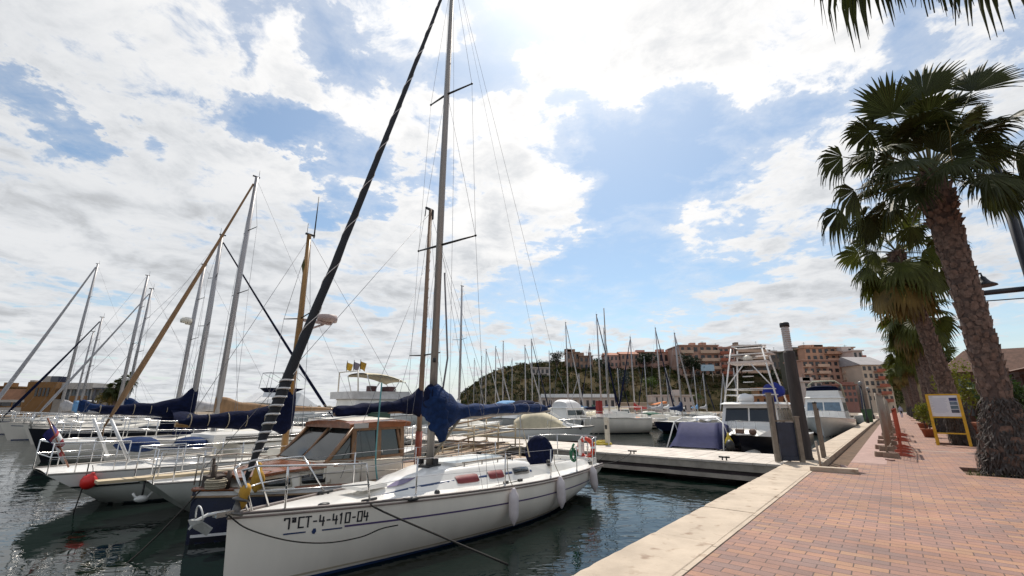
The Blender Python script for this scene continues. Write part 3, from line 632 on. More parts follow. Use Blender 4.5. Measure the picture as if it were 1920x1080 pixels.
# ---------------------------------------------------------------- generic sailing boat
def sailboat(label,bow,stern,B=3.0,fs=.95,fb=1.2,hull=hullw,stripe=stripe_b,mast=None,cov=cnav,furl=None,cabh=.42,group=None,
             rake=.9,over=.35,detail=2,tr=.68,rise=1.,dodger=None,wood=False,boom=True,rub=None,fat=1.0,boomlen=None,fore=.35,covfat=1.0,spread=2,D=.6):
    """mast=(x from centre, top height above water, radius, material)"""
    r,L=boat_root('sailboat',label,'sailboat',bow,stern,group)
    H=Hull(L,B,fs,fb,rake=rake,over=over,tr=tr,D=D,dip=.10,ent=2.0,rise=rise)
    fixn(H.mesh(26 if detail>1 else 16,8 if detail>1 else 6).build('hull',hull,r))
    mb=MB(); H.strip(mb,lambda t:-.05,lambda t:.05,.006,.02,.98,20); mb.build('boot_stripe',anti if stripe is None else stripe,r)
    mb=MB(); H.deck(mb,.01,18); mb.build('deck',teak if wood else gel,r)
    mb=MB(); H.rail(mb,.03 if wood else .022,.015,.01,20); mb.build('toe_rail',rub or (varn if wood else alu),r)
    if stripe and detail>1:
        mb=MB(); H.strip(mb,lambda t:H.sheer(t)-.22,lambda t:H.sheer(t)-.17,.006,.02,.95,20); mb.build('cove_stripe',stripe,r)
    x1=L*.20; x0=-L*.14; w=B*.33
    C=Cabin(H,[(x0,w,w*.9,cabh),(0,w*.98,w*.86,cabh),(x1*.7,w*.8,w*.62,cabh*.85),(x1+.5,w*.5,w*.3,cabh*.4),(x1+1.0,w*.3,w*.15,.03)])
    mb=MB(); C.mesh(mb,14); cab=mb.build('coach_roof',gel2 if not wood else teak,r)
    if detail>0:
        for k in range(3):
            xa=x0+.35+k*(x1-x0-.3)/3
            for sd in(1,-1):
                mb=MB(); C.patch(mb,xa,xa+(x1-x0)/4.4,.32,.68,.012,5,sides=(sd,)); mb.build('window',glass,cab)
    z0=H.sheer(.5)
    if detail>1:
        mb=MB()
        for sd in(1,-1):
            pts=[Vector((H.x(t,0),sd*max(.06,H.half(t)-.1),H.sheer(t)+.62)) for t in[.0+.1*i for i in range(10)]+[.97]]
            mb.tube(pts,.006,4); mb.tube([p-Vector((0,0,.3)) for p in pts],.005,4)
            for p in pts[1:-2:2]: mb.bar(p-Vector((0,0,.62)),p,.012,n=5)
        mb.build('guard_rail',steel,r)
        for nm,ts in(('pulpit',(.86,.93,.985)),('pushpit',(.0,.04,.12))):
            mb=MB(); pl=[]
            for t in ts: pl.append(Vector((H.x(t,0)+(.1 if t>.98 else 0),max(.10,H.half(t)-.1),H.sheer(t)+.66)))
            if nm=='pulpit': path=pl+[Vector((p.x,-p.y,p.z)) for p in pl[::-1]]
            else: path=pl[::-1]+[Vector((p.x,-p.y,p.z)) for p in pl]
            mb.tube(path,.016,6); mb.tube([p-Vector((0,0,.3)) for p in path],.012,6)
            for p in path: mb.bar(p-Vector((0,0,.66)),p,.014,n=5)
            mb.build(nm,steel,r)
    if dodger:
        mb=MB(); rows=[]
        for i in range(6):
            f=i/5; x=x0+.55-f*1.25; hh=cabh+.15+.42*math.sin(PI*min(1,.15+f*.75)*.62); ww=w*1.02
            rows.append([Vector((x,math.cos(PI*k/10)*ww,z0+cabh*.3+max(0,math.sin(PI*k/10))**.6*hh)) for k in range(11)])
        mb.grid(rows); mb.build('spray_hood',dodger,r)
    if mast:
        mx,mt,mr,mm=mast; zb=z0+cabh*.95
        mb=MB(); mb.tube([(mx,0,zb-.1),(mx,0,lerp(zb,mt,.6)),(mx-.05,0,mt)],[mr,mr*.97,mr*.72],10); ms=mb.build('mast',mm,r)
        mb=MB(); mb.box((mx-.02,0,mt+.02),(.28 if detail else .3,.05,.05)); mb.bar((mx-.12,0,mt),(mx-.12,0,mt+.35),.008,n=4); mb.build('masthead_fitting',black,ms)
        sp=[]
        for k in range(spread):
            zz=lerp(zb,mt,(.5,.76)[k] if spread==2 else .58); ww=B*.27*(1-.2*k)
            sp.append((zz,ww)); mb=MB()
            for sd in(1,-1): mb.tube([(mx,0,zz),(mx-.12,sd*ww,zz+.06)],[.022,.014],5)
            mb.build('spreader',black,ms)
        wr=.006
        mb=MB(); fx=H.L/2-.12; fz=fb+.08
        fh=Vector((mx+.05,0,mt-.12 if furl is None else mt-.35))
        mb.bar((-L/2+.12,0,fs+.05),(mx,0,mt),wr,n=4)
        for sd in(1,-1):
            last=Vector((mx-.15,sd*B*.44,z0))
            for zz,ww in sp:
                p=Vector((mx-.12,sd*ww,zz+.06)); mb.bar(last,p,wr,n=4); last=p
            mb.bar(last,(mx,0,mt-.1),wr,n=4); mb.bar((mx-.4,sd*B*.42,z0),(mx,0,lerp(zb,mt,.48)),wr,n=4); mb.bar((mx+.1,sd*.10,zb+.3),(mx+.02,sd*.03,mt-.3),.006,n=4)
        if not furl: mb.bar((fx,0,fz),fh,wr,n=4)
        mb.build('rigging',wire,r)
        if furl:
            ft=Vector((fx,0,fz+.3)); mb=MB(); n=20
            mb.tube([ft.lerp(fh,i/n)+Vector((0,0,-.08*math.sin(PI*i/n))) for i in range(n+1)],[fat*(.03+.075*sstep(0,.12,i/n)-.06*sstep(.1,1,i/n)) for i in range(n+1)],8)
            mb.bar((fx,0,fz),ft,.02); mb.build('furled_sail',furl,r)
        if boom:
            bl=boomlen or max(2.0,(mx+L/2)*.72); bz=zb+.55; be=(mx-bl,0,bz+.12)
            mb=MB(); mb.bar((mx-.08,0,bz),be,.05,n=8); bo=mb.build('boom',mm if not wood else yellowwood,r)
            if cov:
                mb=MB(); g=covfat; cover(mb,(mx+.10,0,bz+.12),(mx-bl+.05,0,bz+.16),[(0,.10*g,.45*g,.28*g),(.06,.15*g,.50*g,.22*g),(.2,.15*g,.30*g,.10),(.45,.14*g,.19*g,.06),(.85,.12,.13*g,.03),(1,.04,.05,0)],n=30,seed=mx*7+L,wr=.09); mb.build('sail_cover',cov,bo)
                if detail>1:
                    for q in(.3,.46,.62,.78,.92):
                        mb=MB(); xx=lerp(mx+.1,mx-bl+.05,q); mb.torus((xx,0,lerp(bz+.12,bz+.16,q)+.05),.155*g if q<.7 else .145,.010,Matrix.Rotation(PI/2,3,'Y'),16,4); mb.build('cover_tie',rope2,bo)
    r['_L']=L
    return r,H
# ---------------------------------------------------------------- navy hulled motorsailer beside the sloop
ms,L=boat_root('motor_sailer','navy-hulled motorsailer with varnished wheelhouse and brown mast, beside the white sloop','boat',(2.85,-9.55),(11.9,-9.95))
H=Hull(L,3.0,.66,.84,rake=.05,over=.25,tr=.72,D=.75,dip=.07,ent=2.6,p0=3.4,p1=2.2); N=H
fixn(H.mesh(30,10).build('hull',nav,ms))
mb=MB(); H.strip(mb,lambda t:H.sheer(t)-.075,lambda t:H.sheer(t)-.01,.008,0,.995); mb.build('sheer_band',stripe_w,ms)
mb=MB(); H.strip(mb,lambda t:.10,lambda t:.145,.006,0,.995); mb.build('boot_stripe',stripe_w,ms)
mb=MB(); H.strip(mb,lambda t:-.38,lambda t:.09,.004,0,.995); mb.build('underwater_paint',blk,ms)
mb=MB(); H.deck(mb,.01,24); mb.build('deck',teak,ms)
mb=MB(); H.rail(mb,.035,.02,.0); mb.build('cap_rail',varn,ms)
mb=MB(); H.rail(mb,.02,-.095,-.015); mb.build('rubbing_strake',teak,ms)
# trunk cabin
C=Cabin(H,[(1.9,1.0,.94,.42),(2.6,.96,.90,.38),(3.3,.84,.74,.32),(3.75,.66,.5,.24),(4.02,.5,.3,.08)])
mb=MB(); C.mesh(mb,22); tr=mb.build('trunk_cabin',gel2,ms)
mb=MB(); z=C.base(2.2)+.46
rows=[]
for i in range(12):
    x=lerp(1.95,4.05,i/11); wb,wt,h=C.at(min(x,3.8)); zb=C.base(x)+h
    rows.append([Vector((x,(wt+.06)*k/3,zb+.03+.05*(1-(k/3)**2))) for k in(3,2,1,0,-1,-2,-3)])
mb.grid(rows); mb.grid([[p-Vector((0,0,.045)) for p in q] for q in rows])
for sg in(0,6):
    mb.grid([[q[sg],q[sg]-Vector((0,0,.045))] for q in rows])
mb.grid([[p for p in rows[-1]],[p-Vector((0,0,.045)) for p in rows[-1]]])
mb.build('trunk_roof',varn,tr)
for xa,xb in((3.25,3.72),(2.55,3.05)):
    for sd in(1,-1):
        mb=MB(); C.patch(mb,xa,xb,.26,.70,.02,6,sides=(sd,)); w=mb.build('window',glass,tr)
        mb=MB(); p=[C.side(xa-.02,.22,sd,.018),C.side(xb+.02,.22,sd,.018),C.side(xb+.02,.74,sd,.018),C.side(xa-.02,.74,sd,.018)]; mb.tube(p+[p[0]],.016,5); mb.build('frame',M('cream_frame',(.5,.45,.36),.5) if xa>3 and sd==1 else bpy.data.materials['cream_frame'],w)
# wheelhouse: posts, glass, sloping front, roof
WX=2.35; x0,x1=-1.55+WX,.28+WX; wh=.94; zb=.76; zt=1.86; fwd=.60
wl=MB()
for sd in(1,-1):
    y=sd*wh
    wl.box(((x0+x1)/2,y,zb+.22),(x1-x0,.05,.44))
wl.box((x0,0,zb+.22),(.05,wh*2,.44)); wl.box((x1+.02,0,zb+.22),(.05,wh*2,.44))
wl.build('wheelhouse_side',gel2,ms)
mb=MB()
postx=[x0,-.92+WX,-.30+WX]
for sd in(1,-1):
    for px in postx: mb.hexa([(px-.05,sd*wh-.03,zb+.40),(px+.05,sd*wh-.03,zb+.40),(px+.05,sd*wh+.03,zb+.40),(px-.05,sd*wh+.03,zb+.40),(px-.05,sd*(wh-.06)-.03,zt),(px+.05,sd*(wh-.06)-.03,zt),(px+.05,sd*(wh-.06)+.03,zt),(px-.05,sd*(wh-.06)+.03,zt)])
    mb.tube([(x1+.02,sd*wh,zb+.42),(x1-fwd,sd*(wh-.06),zt)],.042,6)
    mb.tube([(x0-.0,sd*wh,zb+.42),(x0+.15,sd*(wh-.06),zt)],.035,6)
    mb.box(((x0+x1)/2,sd*wh,zb+.445),(x1-x0+.1,.085,.05)); mb.box(((x0+x1-fwd)/2,sd*(wh-.06),zt-.05),(x1-x0-fwd,.075,.10))
for y in(0,): mb.tube([(x1+.02,y,zb+.42),(x1-fwd,y,zt)],.03,6)
mb.build('window_post',M('pale_varnished_post',(.22,.12,.06),.4,var=.25,vs=8),ms)
gi=0
for sd in(1,-1):
    xs=postx+[x1-.12]
    for a,b_ in zip(xs[:-1],xs[1:]):
        mb=MB(); top=b_-.03 if b_<-.2+WX else x1-fwd-.0
        mb.add([Vector(p) for p in((a+.05,sd*(wh-.012),zb+.47),(b_-.05 if b_<-.2+WX else x1-.06,sd*(wh-.012),zb+.47),(top-.05,sd*(wh-.065),zt-.10),(a+.05,sd*(wh-.065),zt-.10),(a+.05,sd*(wh-.02),zb+.47),(b_-.05 if b_<-.2+WX else x1-.06,sd*(wh-.02),zb+.47),(top-.05,sd*(wh-.073),zt-.10),(a+.05,sd*(wh-.073),zt-.10))],[(0,1,2,3),(7,6,5,4),(0,4,5,1),(1,5,6,2),(2,6,7,3),(3,7,4,0)]); mb.build('side_window',M('wheelhouse_glass',(.02,.022,.022),.05,spec=.9) if gi==0 else bpy.data.materials['wheelhouse_glass'],ms); gi+=1
whg=M('clear_pane',(.05,.06,.06),.04,spec=.9); whg.node_tree.nodes['Principled BSDF'].inputs['Transmission Weight'].default_value=.75
for s_ in(1,-1):
    mb=MB(); a,b_=(.05,wh-.05) if s_>0 else(-wh+.05,-.05)
    mb.hexa([(x1+.01,a,zb+.46),(x1+.03,a,zb+.46),(x1+.03,b_,zb+.46),(x1+.01,b_,zb+.46),(x1-fwd-.01,a,zt-.06),(x1-fwd+.01,a,zt-.06),(x1-fwd+.01,b_,zt-.06),(x1-fwd-.01,b_,zt-.06)]); mb.build('windscreen',whg,ms)
mb=MB(); mb.box((-.9+WX,0,zb+.02),(2.4,1.6,.03)); mb.box((-.1+WX,.35,zb+.35),(.35,.7,.4)); mb.box((-1.5+WX,-.5,zb+.3),(.5,.5,.6)); mb.build('cabin_furniture',varn,ms)
mb=MB(); rows=[]
for i in range(9):
    f=i/8; x=lerp(x0-.28,x1-fwd+.12,f); ww=(wh+.05)*(1-.10*abs(f*2-1)**3); zz=zt+.03+.05*math.sin(PI*f)
    rows.append([Vector((x,ww*math.cos(PI*k/8),zz+.07*math.sin(PI*k/8))) for k in range(9)])
mb.grid(rows); rim=[]
lo=[[p*1 for p in q] for q in rows]
mb.grid([[Vector((p.x,p.y,zt-.05)) for p in q] for q in rows])
for k in(0,8): mb.grid([[q[k],Vector((q[k].x,q[k].y,zt-.05))] for q in rows])
for q in(rows[0],rows[-1]): mb.grid([q,[Vector((p.x,p.y,zt-.05)) for p in q]])
rf=mb.build('wheelhouse_roof',varn,ms)
mb=MB(); rows2=[[Vector((lerp(-.9+WX,p.x,.86),p.y*.86,p.z+.022)) for p in q] for q in rows]; mb.grid(rows2); mb.grid([[p-Vector((0,0,.05)) for p in q] for q in rows2]); mb.build('roof_panel',gel2,rf)
mb=MB(); mb.box((-1.3+WX,.35,zt+.17),(.34,.4,.12)); mb.box((-1.3+WX,.35,zt+.245),(.26,.3,.03)); mb.build('roof_vent',M('dark_green_vent',(.03,.07,.05),.5),rf)
mb=MB(); mb.box((-.5+WX,wh+.02,zt-.0),(.5,.03,.10)); mb.build('name_board',M('grey_board',(.40,.38,.36),.6),rf)
# rails
mb=MB()
for sd in(1,-1):
    pts=[Vector((H.x(t,0),sd*max(.12,H.half(t)-.06),H.sheer(t)+.46+.1*(t>.9))) for t in(.12,.22,.32,.42,.52,.62,.72,.82,.91,.97,.995)]
    mb.tube(pts,.013,6); mb.tube([p-Vector((0,0,.22)) for p in pts],.008,5)
    for p in pts[::1]: mb.bar(p-Vector((0,0,.48)),p,.012,n=5)
mb.tube([Vector((H.x(.995,0)+.02,y,1.42)) for y in(.14,0,-.14)],.013)
mb.build('guard_rail',M('dull_rail',(.34,.31,.27),.35,.6),ms)
# foredeck gear: windlass, samson post, coils, ochre bundles
mb=MB(); mb.box((4.22,0,.95),(.28,.30,.22)); mb.bar((4.22,-.24,1.0),(4.22,.24,1.0),.07); mb.bar((4.3,.12,.9),(4.3,.12,1.25),.035); mb.bar((4.15,-.2,.9),(4.2,-.22,1.33),.03); mb.bar((4.1,.3,.85),(4.1,.3,1.15),.04); mb.build('windlass',M('rusty_windlass',(.07,.05,.04),.7,.3,var=.4),ms)
mb=MB(); mb.ball((3.85,.80,1.03),(.10,.16,.22),10,8,wob=.5,seed=1); mb.build('ochre_bundle',yelcloth,ms)
mb=MB()
for k in range(5): mb.torus((4.3,.30,.90+k*.03),.14+.02*random.random(),.018,None,16,5)
mb.build('rope_coil',rope2,ms)
# brown mast standing behind the wheelhouse, its boom lying forward over the roof
mx=-.52; mt=8.0
mb=MB(); mb.tube([(mx,0,.7),(mx,0,3.5),(mx,0,mt)],[.075,.07,.05],10); mast=mb.build('mast',brownspar,ms)
mb=MB(); mb.tube([(mx,0,.72),(mx,0,1.62)],.09,10); mb.build('mast_foot',M('red_mast_foot',(.25,.055,.03),.5,var=.2),mast)
mb=MB(); mb.box((mx+.05,.0,mt+.0),(.28,.05,.06)); mb.bar((mx+.18,0,mt),(mx+.2,0,mt-.28),.014); mb.box((mx-.06,0,mt-.15),(.06,.12,.3)); mb.build('masthead_fitting',black,mast)
for sd in(1,-1):
    mb=MB(); mb.tube([(mx,0,3.62),(mx-.05,sd*.62,3.66)],[.022,.016],6); mb.build('spreader',black,mast)
for k in range(9):
    pass
mb=MB()
for k in range(16): z=2.4+k*.28; mb.bar((mx-.07,-.02,z),(mx-.10,-.02,z+.10),.016,n=5)
mb.bar((mx-.09,-.02,2.2),(mx-.08,-.02,mt-.3),.012,n=4); mb.build('mast_track',brownspar,mast)
mb=MB(); mb.bar((mx+.1,0,2.14),(2.0,0,2.08),.04); bo=mb.build('boom',brownspar,ms)
mb=MB(); cover(mb,(mx-.02,0,2.30),(2.0,0,2.14),[(0,.10,.40,.08),(.14,.16,.26,.02),(.3,.14,.16,.0),(.6,.12,.13,0),(.97,.11,.115,0),(1,.08,.09,0)],n=30,seed=5,wr=.2); mb.build('sail_cover',cnav,bo)
mb=MB()
for a,b_ in(((mx,0,mt-.1),(4.4,0,1.2)),((mx,0,mt-.1),(-4.3,0,.8)),((mx+.2,1.2,.8),(mx-.05,.62,3.66)),((mx-.05,.62,3.66),(mx,0,mt-.2)),((mx+.2,-1.2,.8),(mx-.05,-.62,3.66)),((mx-.05,-.62,3.66),(mx,0,mt-.2)),((mx-.3,1.2,.8),(mx,0,5.2)),((mx,.0,6.4),(2.4,1.1,.9))): mb.bar(a,b_,.006,n=4)
mb.build('rigging',wire,ms)
line('teal rope hanging from the wooden spar boat down in front of the navy motorsailer cabin',[local_to_world(ms,(1.75,1.3,2.75)),local_to_world(ms,(1.78,1.32,1.3)),local_to_world(ms,(1.7,1.36,.72))],.016,tealrope,name='hanging_rope')
line('dark mooring line from the bow of the navy motorsailer down into the water',[local_to_world(ms,(4.45,.1,.85)),local_to_world(ms,(5.4,.35,-.05)),local_to_world(ms,(7.0,.8,-.9))],.012)
# ---------------------------------------------------------------- neighbours along the near pontoon
sb,_=sailboat('white sailboat stern-to with wooden mast, navy cover over its boom and a long pale gangplank',(10.6,-12.6),(2.75,-12.35),2.7,.74,.98,hull=hullg,stripe=None,mast=(-1.05,7.15,.085,yellowwood),cov=cnav,over=.8,rise=.9,D=.8,rake=.7,covfat=1.15,boomlen=2.5,spread=1,tr=.55,wood=False,cabh=.45)
mb=MB(); mb.tube([(-1.08,0,3.1),(-1.03,.05,4.3),(-1.06,.0,5.2)],[.03,.035,.02],6); mb.tube([(-1.05,0,5.7),(-1.12,.03,6.2),(-1.05,0,6.7)],[.03,.075,.03],8); mb.build('furled_pennant',M('mossy_cloth',(.10,.10,.03),.9,var=.4),sb)
mb=MB(); mb.box((-.55,0,4.62),(.85,.12,.07)); mb.bar((-.95,0,4.3),(-.35,0,4.58),.03); mb.lathe((-.25,0,4.66),[(.05,0),(.27,.01),(.29,.10),(.27,.2),(.05,.24)],16); mb.build('radar_bracket',M('radar_grey_pink',(.42,.33,.31),.5),sb)
mb=MB(); mb.bar((-.95,0,7.1),(-.95,0,8.45),.022,.012); mb.build('topmast_pole',black,sb)
gp=thing('gangplank','long pale wooden gangplank over the stern of the wooden-masted sailboat','gangplank',Q(2.75,-12.35,.10),ANG_S)
mb=MB(); mb.hexa([(-.75,-.17,.03),(2.1,-.17,.0),(2.1,.17,.0),(-.75,.17,.03),(-.75,-.17,.085),(2.1,-.17,.06),(2.1,.17,.06),(-.75,.17,.085)]); mb.build('board',pale,gp)
mb=MB()
for x in(.2,1.0,1.8): mb.bar((x,-.16,.06),(x,-.16,.55),.012)
mb.tube([(.2,-.16,.55),(1.0,-.16,.5),(1.8,-.16,.55)],.01); mb.build('hand_rail',steel,gp)
a2=thing('anchor','small dark and white anchor hanging under the pale gangplank','anchor',Q(2.75,-12.2,.05),.6)
mb=MB(); mb.tube([(0,0,.05),(0,.0,-.3)],.02); mb.build('shank',black,a2); mb=MB(); mb.ball((0,0,-.28),(.13,.06,.07)); mb.tube([(-.16,0,-.16),(-.08,0,-.28),(.08,0,-.28),(.16,0,-.16)],.025); mb.build('fluke',wm,a2)
sa,HA=sailboat('long white sailboat stern-to with red buoy at its quarter and drooping ensign',(12.2,-15.9),(1.45,-15.35),3.1,.80,1.05,hull=hullg,stripe=None,mast=None,over=1.25,rise=.80,D=.9,rake=.8,tr=.62,cabh=.42,boom=False)  # grey hull colour stands in for shade below the white band
mb=MB(); HA.strip(mb,lambda t:HA.sheer(t)-.27,lambda t:HA.sheer(t)-.01,.012,0,.97,24); mb.build('white_topside_band',gel,sa)
mb=MB(); HA.strip(mb,lambda t:HA.sheer(t)-.31,lambda t:HA.sheer(t)-.275,.02,0,.97,24); mb.build('rubbing_strake',black,sa)
mb=MB(); mb.box((-.5,0,1.36),(3.4,1.7,.24)); mb.box((1.4,0,1.33),(1.2,1.3,.18)); mb.build('deck_house',gel,sa)
mb=MB(); mb.box((-.5,.856,1.37),(2.8,.012,.10)); mb.box((-.5,-.856,1.37),(2.8,.012,.10)); mb.build('deck_house_window',glass,sa)
mb=MB(); mb.bar((-4.0,-.95,.95),(-4.5,-.85,1.95),.035); mb.build('davit',stripe_w,sa); mb=MB(); mb.bar((-4.0,.95,.95),(-4.5,.85,1.95),.035); mb.build('davit',stripe_w,sa)
mb=MB(); mb.ball((-3.6,.2,1.28),(.5,.6,.20),12,6,wob=.2); mb.ball((-2.5,-.2,1.28),(.4,.5,.16),12,6,wob=.2); mb.build('cockpit_cover',cblu,sa)
bu=thing('buoy','round bright red vinyl buoy hanging from the stern quarter of the long white sailboat','buoy',local_to_world(sa,(-4.72,-1.18,.62)),0); bu.scale=(.66,.66,.66)
mb=MB(); mb.lathe((0,0,0),[(.01,-.25),(.10,-.23),(.19,-.15),(.235,0),(.20,.13),(.12,.21),(.06,.25),(.05,.30),(.02,.31)],20,M=Matrix.Rotation(.35,3,'Y')); mb.build('float',redbuoy,bu)
mb=MB(); mb.tube([(.08,0,.28),(.02,.03,.42),(-.1,.12,.50)],.012); mb.build('lanyard',rope,bu)
fl=thing('flag','drooping blue, white and red ensign on a slanting staff at the long white sailboat stern','flag',local_to_world(sa,(-5.0,-.55,1.0)),sa.rotation_euler[2])
mb=MB(); mb.bar((0,0,-.1),(-.55,.05,1.0),.018); mb.build('staff',varn,fl)
mb=MB(); rows=[]
for i in range(9):
    f=i/8; rows.append([Vector((-.50+f*.34+.05*math.sin(k*1.3+f*3),.06+.09*math.sin(k*1.9+i*.5),.95-f*.55-k*.085*(1-.3*f))) for k in range(6)])
mb.grid(rows); 
fm=M('ensign_cloth',(.03,.03,.16),.8,var=.3); fm2=M('ensign_red',(.35,.05,.06),.8); fm3=stripe_w
mb.m=[(0,0,0,1,2,2,1,1)[min(7,i//5)] for i in range(len(mb.m))]; mb.build('cloth',[fm,fm2,fm3],fl)
line('dark line hanging from the stern of the long white sailboat into the water',[local_to_world(sa,(-4.75,-1.0,1.0)),local_to_world(sa,(-4.78,-1.12,.6)),local_to_world(sa,(-4.85,-1.12,-.1))],.012)
# rows of yachts to the left: (t, bow s, stern s, kwargs)
sailboat('white yacht with tall silver mast and tan furled sail leading down to its bow',(2.9,-19.3),(12.6,-19.5),3.0,1.0,1.25,hull=hullw,mast=(1.63,11.75,.105,alu2),cov=ctan,furl=ctan,fat=.85,covfat=.7)
sailboat('white yacht with navy cover bunched at the foot of its thick grey mast',(13.5,-24.0),(2.5,-24.0),3.1,1.0,1.2,hull=hullw,mast=(-1.42,10.4,.115,alu2),cov=cnav,furl=cnav,fat=.8,covfat=1.35,dodger=cnav,boomlen=3.4,stripe=None)
rb0,_=sailboat('black-hulled yacht with radar dome halfway up its mast',(2.0,-28.2),(13.0,-28.4),3.3,1.0,1.35,hull=blk,mast=(.41,9.9,.10,alu2),cov=cgrey,stripe=None)

sailboat('white yacht with thin grey mast just right of the twin masts',(2.6,-37.0),(12.4,-37.2),3.1,1.0,1.2,hull=hullw,mast=(.9,9.9,.075,alu2),cov=cblu,furl=cgrey,fat=.7)
sailboat('white yacht with thick silver mast left of the twin masts',(2.6,-41.2),(13.2,-41.2),3.2,1.0,1.25,hull=hullw,mast=(.96,11.7,.11,alu2),cov=cgrey,furl=None,dodger=cnav)
sailboat('white yacht with navy furled headsail and short silver mast, far left',(1.9,-47.5),(11.5,-47.5),3.0,.95,1.2,hull=hullw,mast=(.93,9.15,.07,alu2),cov=cblu,furl=cnav,fat=.9)
sailboat('white yacht with slim mast behind the navy furled headsail, far left',(2.6,-52.0),(11.5,-52.0),2.9,.95,1.15,hull=hullw,mast=(1.08,8.5,.065,alu2),cov=clight,furl=None)
sailboat('white yacht with pale grey furled headsail sloping to the left edge',(1.4,-58.5),(13.0,-58.5),3.4,1.0,1.3,hull=hullw,mast=(1.36,15.97,.12,alu2),cov=cgrey,furl=cgrey,fat=1.5)
mb=MB(); mb.lathe((.72,0,6.55),[(.05,0),(.26,.03),(.28,.18),(.18,.30),(.03,.33)],14); mb.bar((.45,0,6.5),(.75,0,6.53),.04); mb.build('radar_dome',gel2,rb0)
# ---------------------------------------------------------------- motor boats
def panel(mb,P,a0,a1,b0,b1,off=.012,mi=0):
    P=[Vector(p) for p in P]; n=(P[1]-P[0]).cross(P[3]-P[0]).normalized()
    f=lambda a,b:P[0].lerp(P[1],a).lerp(P[3].lerp(P[2],a),b)
    q=[f(a0,b0),f(a1,b0),f(a1,b1),f(a0,b1)]
    mb.hexa([p-n*.01 for p in q]+[p+n*off for p in q],mi)
def house(parent,x0,x1,w,z0,z1,slope=.5,back=.1,wall=None,gl=None,ns=3,nf=2,roof=None,band=(.42,.86),over=.12,tw=.88,name='cabin'):
    wall=wall or gel; gl=gl or glass
    b=[Vector((x0,-w,z0)),Vector((x1,-w,z0)),Vector((x1,w,z0)),Vector((x0,w,z0))]
    t=[Vector((x0+back,-w*tw,z1)),Vector((x1-slope,-w*tw,z1)),Vector((x1-slope,w*tw,z1)),Vector((x0+back,w*tw,z1))]
    mb=MB(); mb.hexa(b+t); h=mb.build(name,wall,parent)
    faces=[((b[0],b[1],t[1],t[0]),ns),((b[1],b[2],t[2],t[1]),nf),((b[2],b[3],t[3],t[2]),ns)]
    for k,(P,n) in enumerate(faces):
        for i in range(n):
            mb=MB(); g=.03; panel(mb,P,.05+.9*i/n+g*.5,.05+.9*(i+1)/n-g*.5,band[0],band[1]); mb.build('windscreen' if k==1 else 'window',gl,h)
    mb=MB(); mb.hexa([Vector((x0-.02,-w*tw-.08,z1)),Vector((x1-slope+over,-w*tw-.06,z1)),Vector((x1-slope+over,w*tw+.06,z1)),Vector((x0-.02,w*tw+.08,z1)),Vector((x0+.06,-w*tw,z1+.09)),Vector((x1-slope,-w*tw+.05,z1+.09)),Vector((x1-slope,w*tw-.05,z1+.09)),Vector((x0+.06,w*tw,z1+.09))])
    mb.build('roof',roof or wall,h); return h
def canopy(parent,x0,x1,w,z0,z1,mat,name='canopy',slope=.5,sides=True):
    mb=MB(); rows=[]
    n=8
    for i in range(n+1):
        f=i/n; x=lerp(x0,x1,f); hh=(z1-z0)*(1-max(0,(f-.62)/.38)**2*slope-max(0,(.12-f)/.12)**2*.25)
        if sides: rows.append([Vector((x,w*math.cos(PI*k/12)*(1 if 0<k<12 else 1.02),z0+hh*max(0,math.sin(PI*k/12))**.45)) for k in range(13)])
        else: rows.append([Vector((x,w*math.cos(PI*k/12),z1-.22+ .22*math.sin(PI*k/12)**.6)) for k in range(13)])
    mb.grid(rows)
    if sides:
        for q in(rows[0],rows[-1]): mb.add(q,[list(range(len(q)))])
    else: mb.grid([[p-Vector((0,0,.03)) for p in q] for q in rows])
    o=mb.build(name,mat,parent)
    if not sides:
        mb=MB()
        for sd in(1,-1):
            for fx,tx in((x0+.1,(x0+x1)/2),(x1-.1,(x0+x1)/2)): mb.tube([(tx,sd*w*.98,z0),(fx,sd*w*.97,z1-.18)],.018,6)
        mb.build('canopy_frame',steel,parent)
    return o
def motorboat(label,pos,ang,L,B,fs,fb,hull=None,stripe=None,under=None,group=None,nt=16,nh=6,rake=.95,rail=True,ent=2.4,deckm=None,name='motorboat',wl=True):
    r=thing(name,label,'motorboat',(pos[0],pos[1],WATER),ang,group)
    H=Hull(L,B,fs,fb,rake=rake,over=.02,tr=.9,D=.3,dip=.04,ent=ent,rise=.25,p0=4,p1=1.35,q=.75)
    fixn(H.mesh(nt,nh).build('hull',hull or gel,r))
    mb=MB(); H.deck(mb,.01,12,.03); mb.build('deck',deckm or gel,r)
    mb=MB(); H.rail(mb,.035,.0,-.01,18); mb.build('rubbing_strake',stripe or alu,r)
    if wl: mb=MB(); H.strip(mb,lambda t:-.2,lambda t:.07,.006,.0,.97,14); mb.build('waterline_paint',under or anti,r)
    if rail:
        mb=MB()
        pts=[Vector((H.x(t,0),max(.05,H.half(t)-.1),H.sheer(t)+.5)) for t in(.55,.68,.8,.9,.96,.985)]
        for pp in(pts,[Vector((p.x,-p.y,p.z)) for p in pts]):
            mb.tube(pp,.014,5)
            for p in pp[:-1]: mb.bar(p-Vector((0,0,.5)),p,.012,n=5)
        a,b_=pts[-1],Vector((pts[-1].x,-pts[-1].y,pts[-1].z)); mb.tube([a,a+Vector((.08,-a.y,0)),b_],.014,5)
        mb.build('bow_rail',steel,r)
    return r,H
def outboard(parent,x,y,z,mat=None):
    mb=MB(); mb.ball((x,y,z+.35),(.22,.16,.24),10,8); mb.box((x-.02,y,z-.05),(.14,.12,.6)); mb.box((x+.12,y,z+.05),(.2,.2,.12)); mb.build('outboard_motor',mat or black,parent)
TOWARD=math.atan2(-SD[1],-SD[0]); AWAY=math.atan2(SD[1],SD[0])
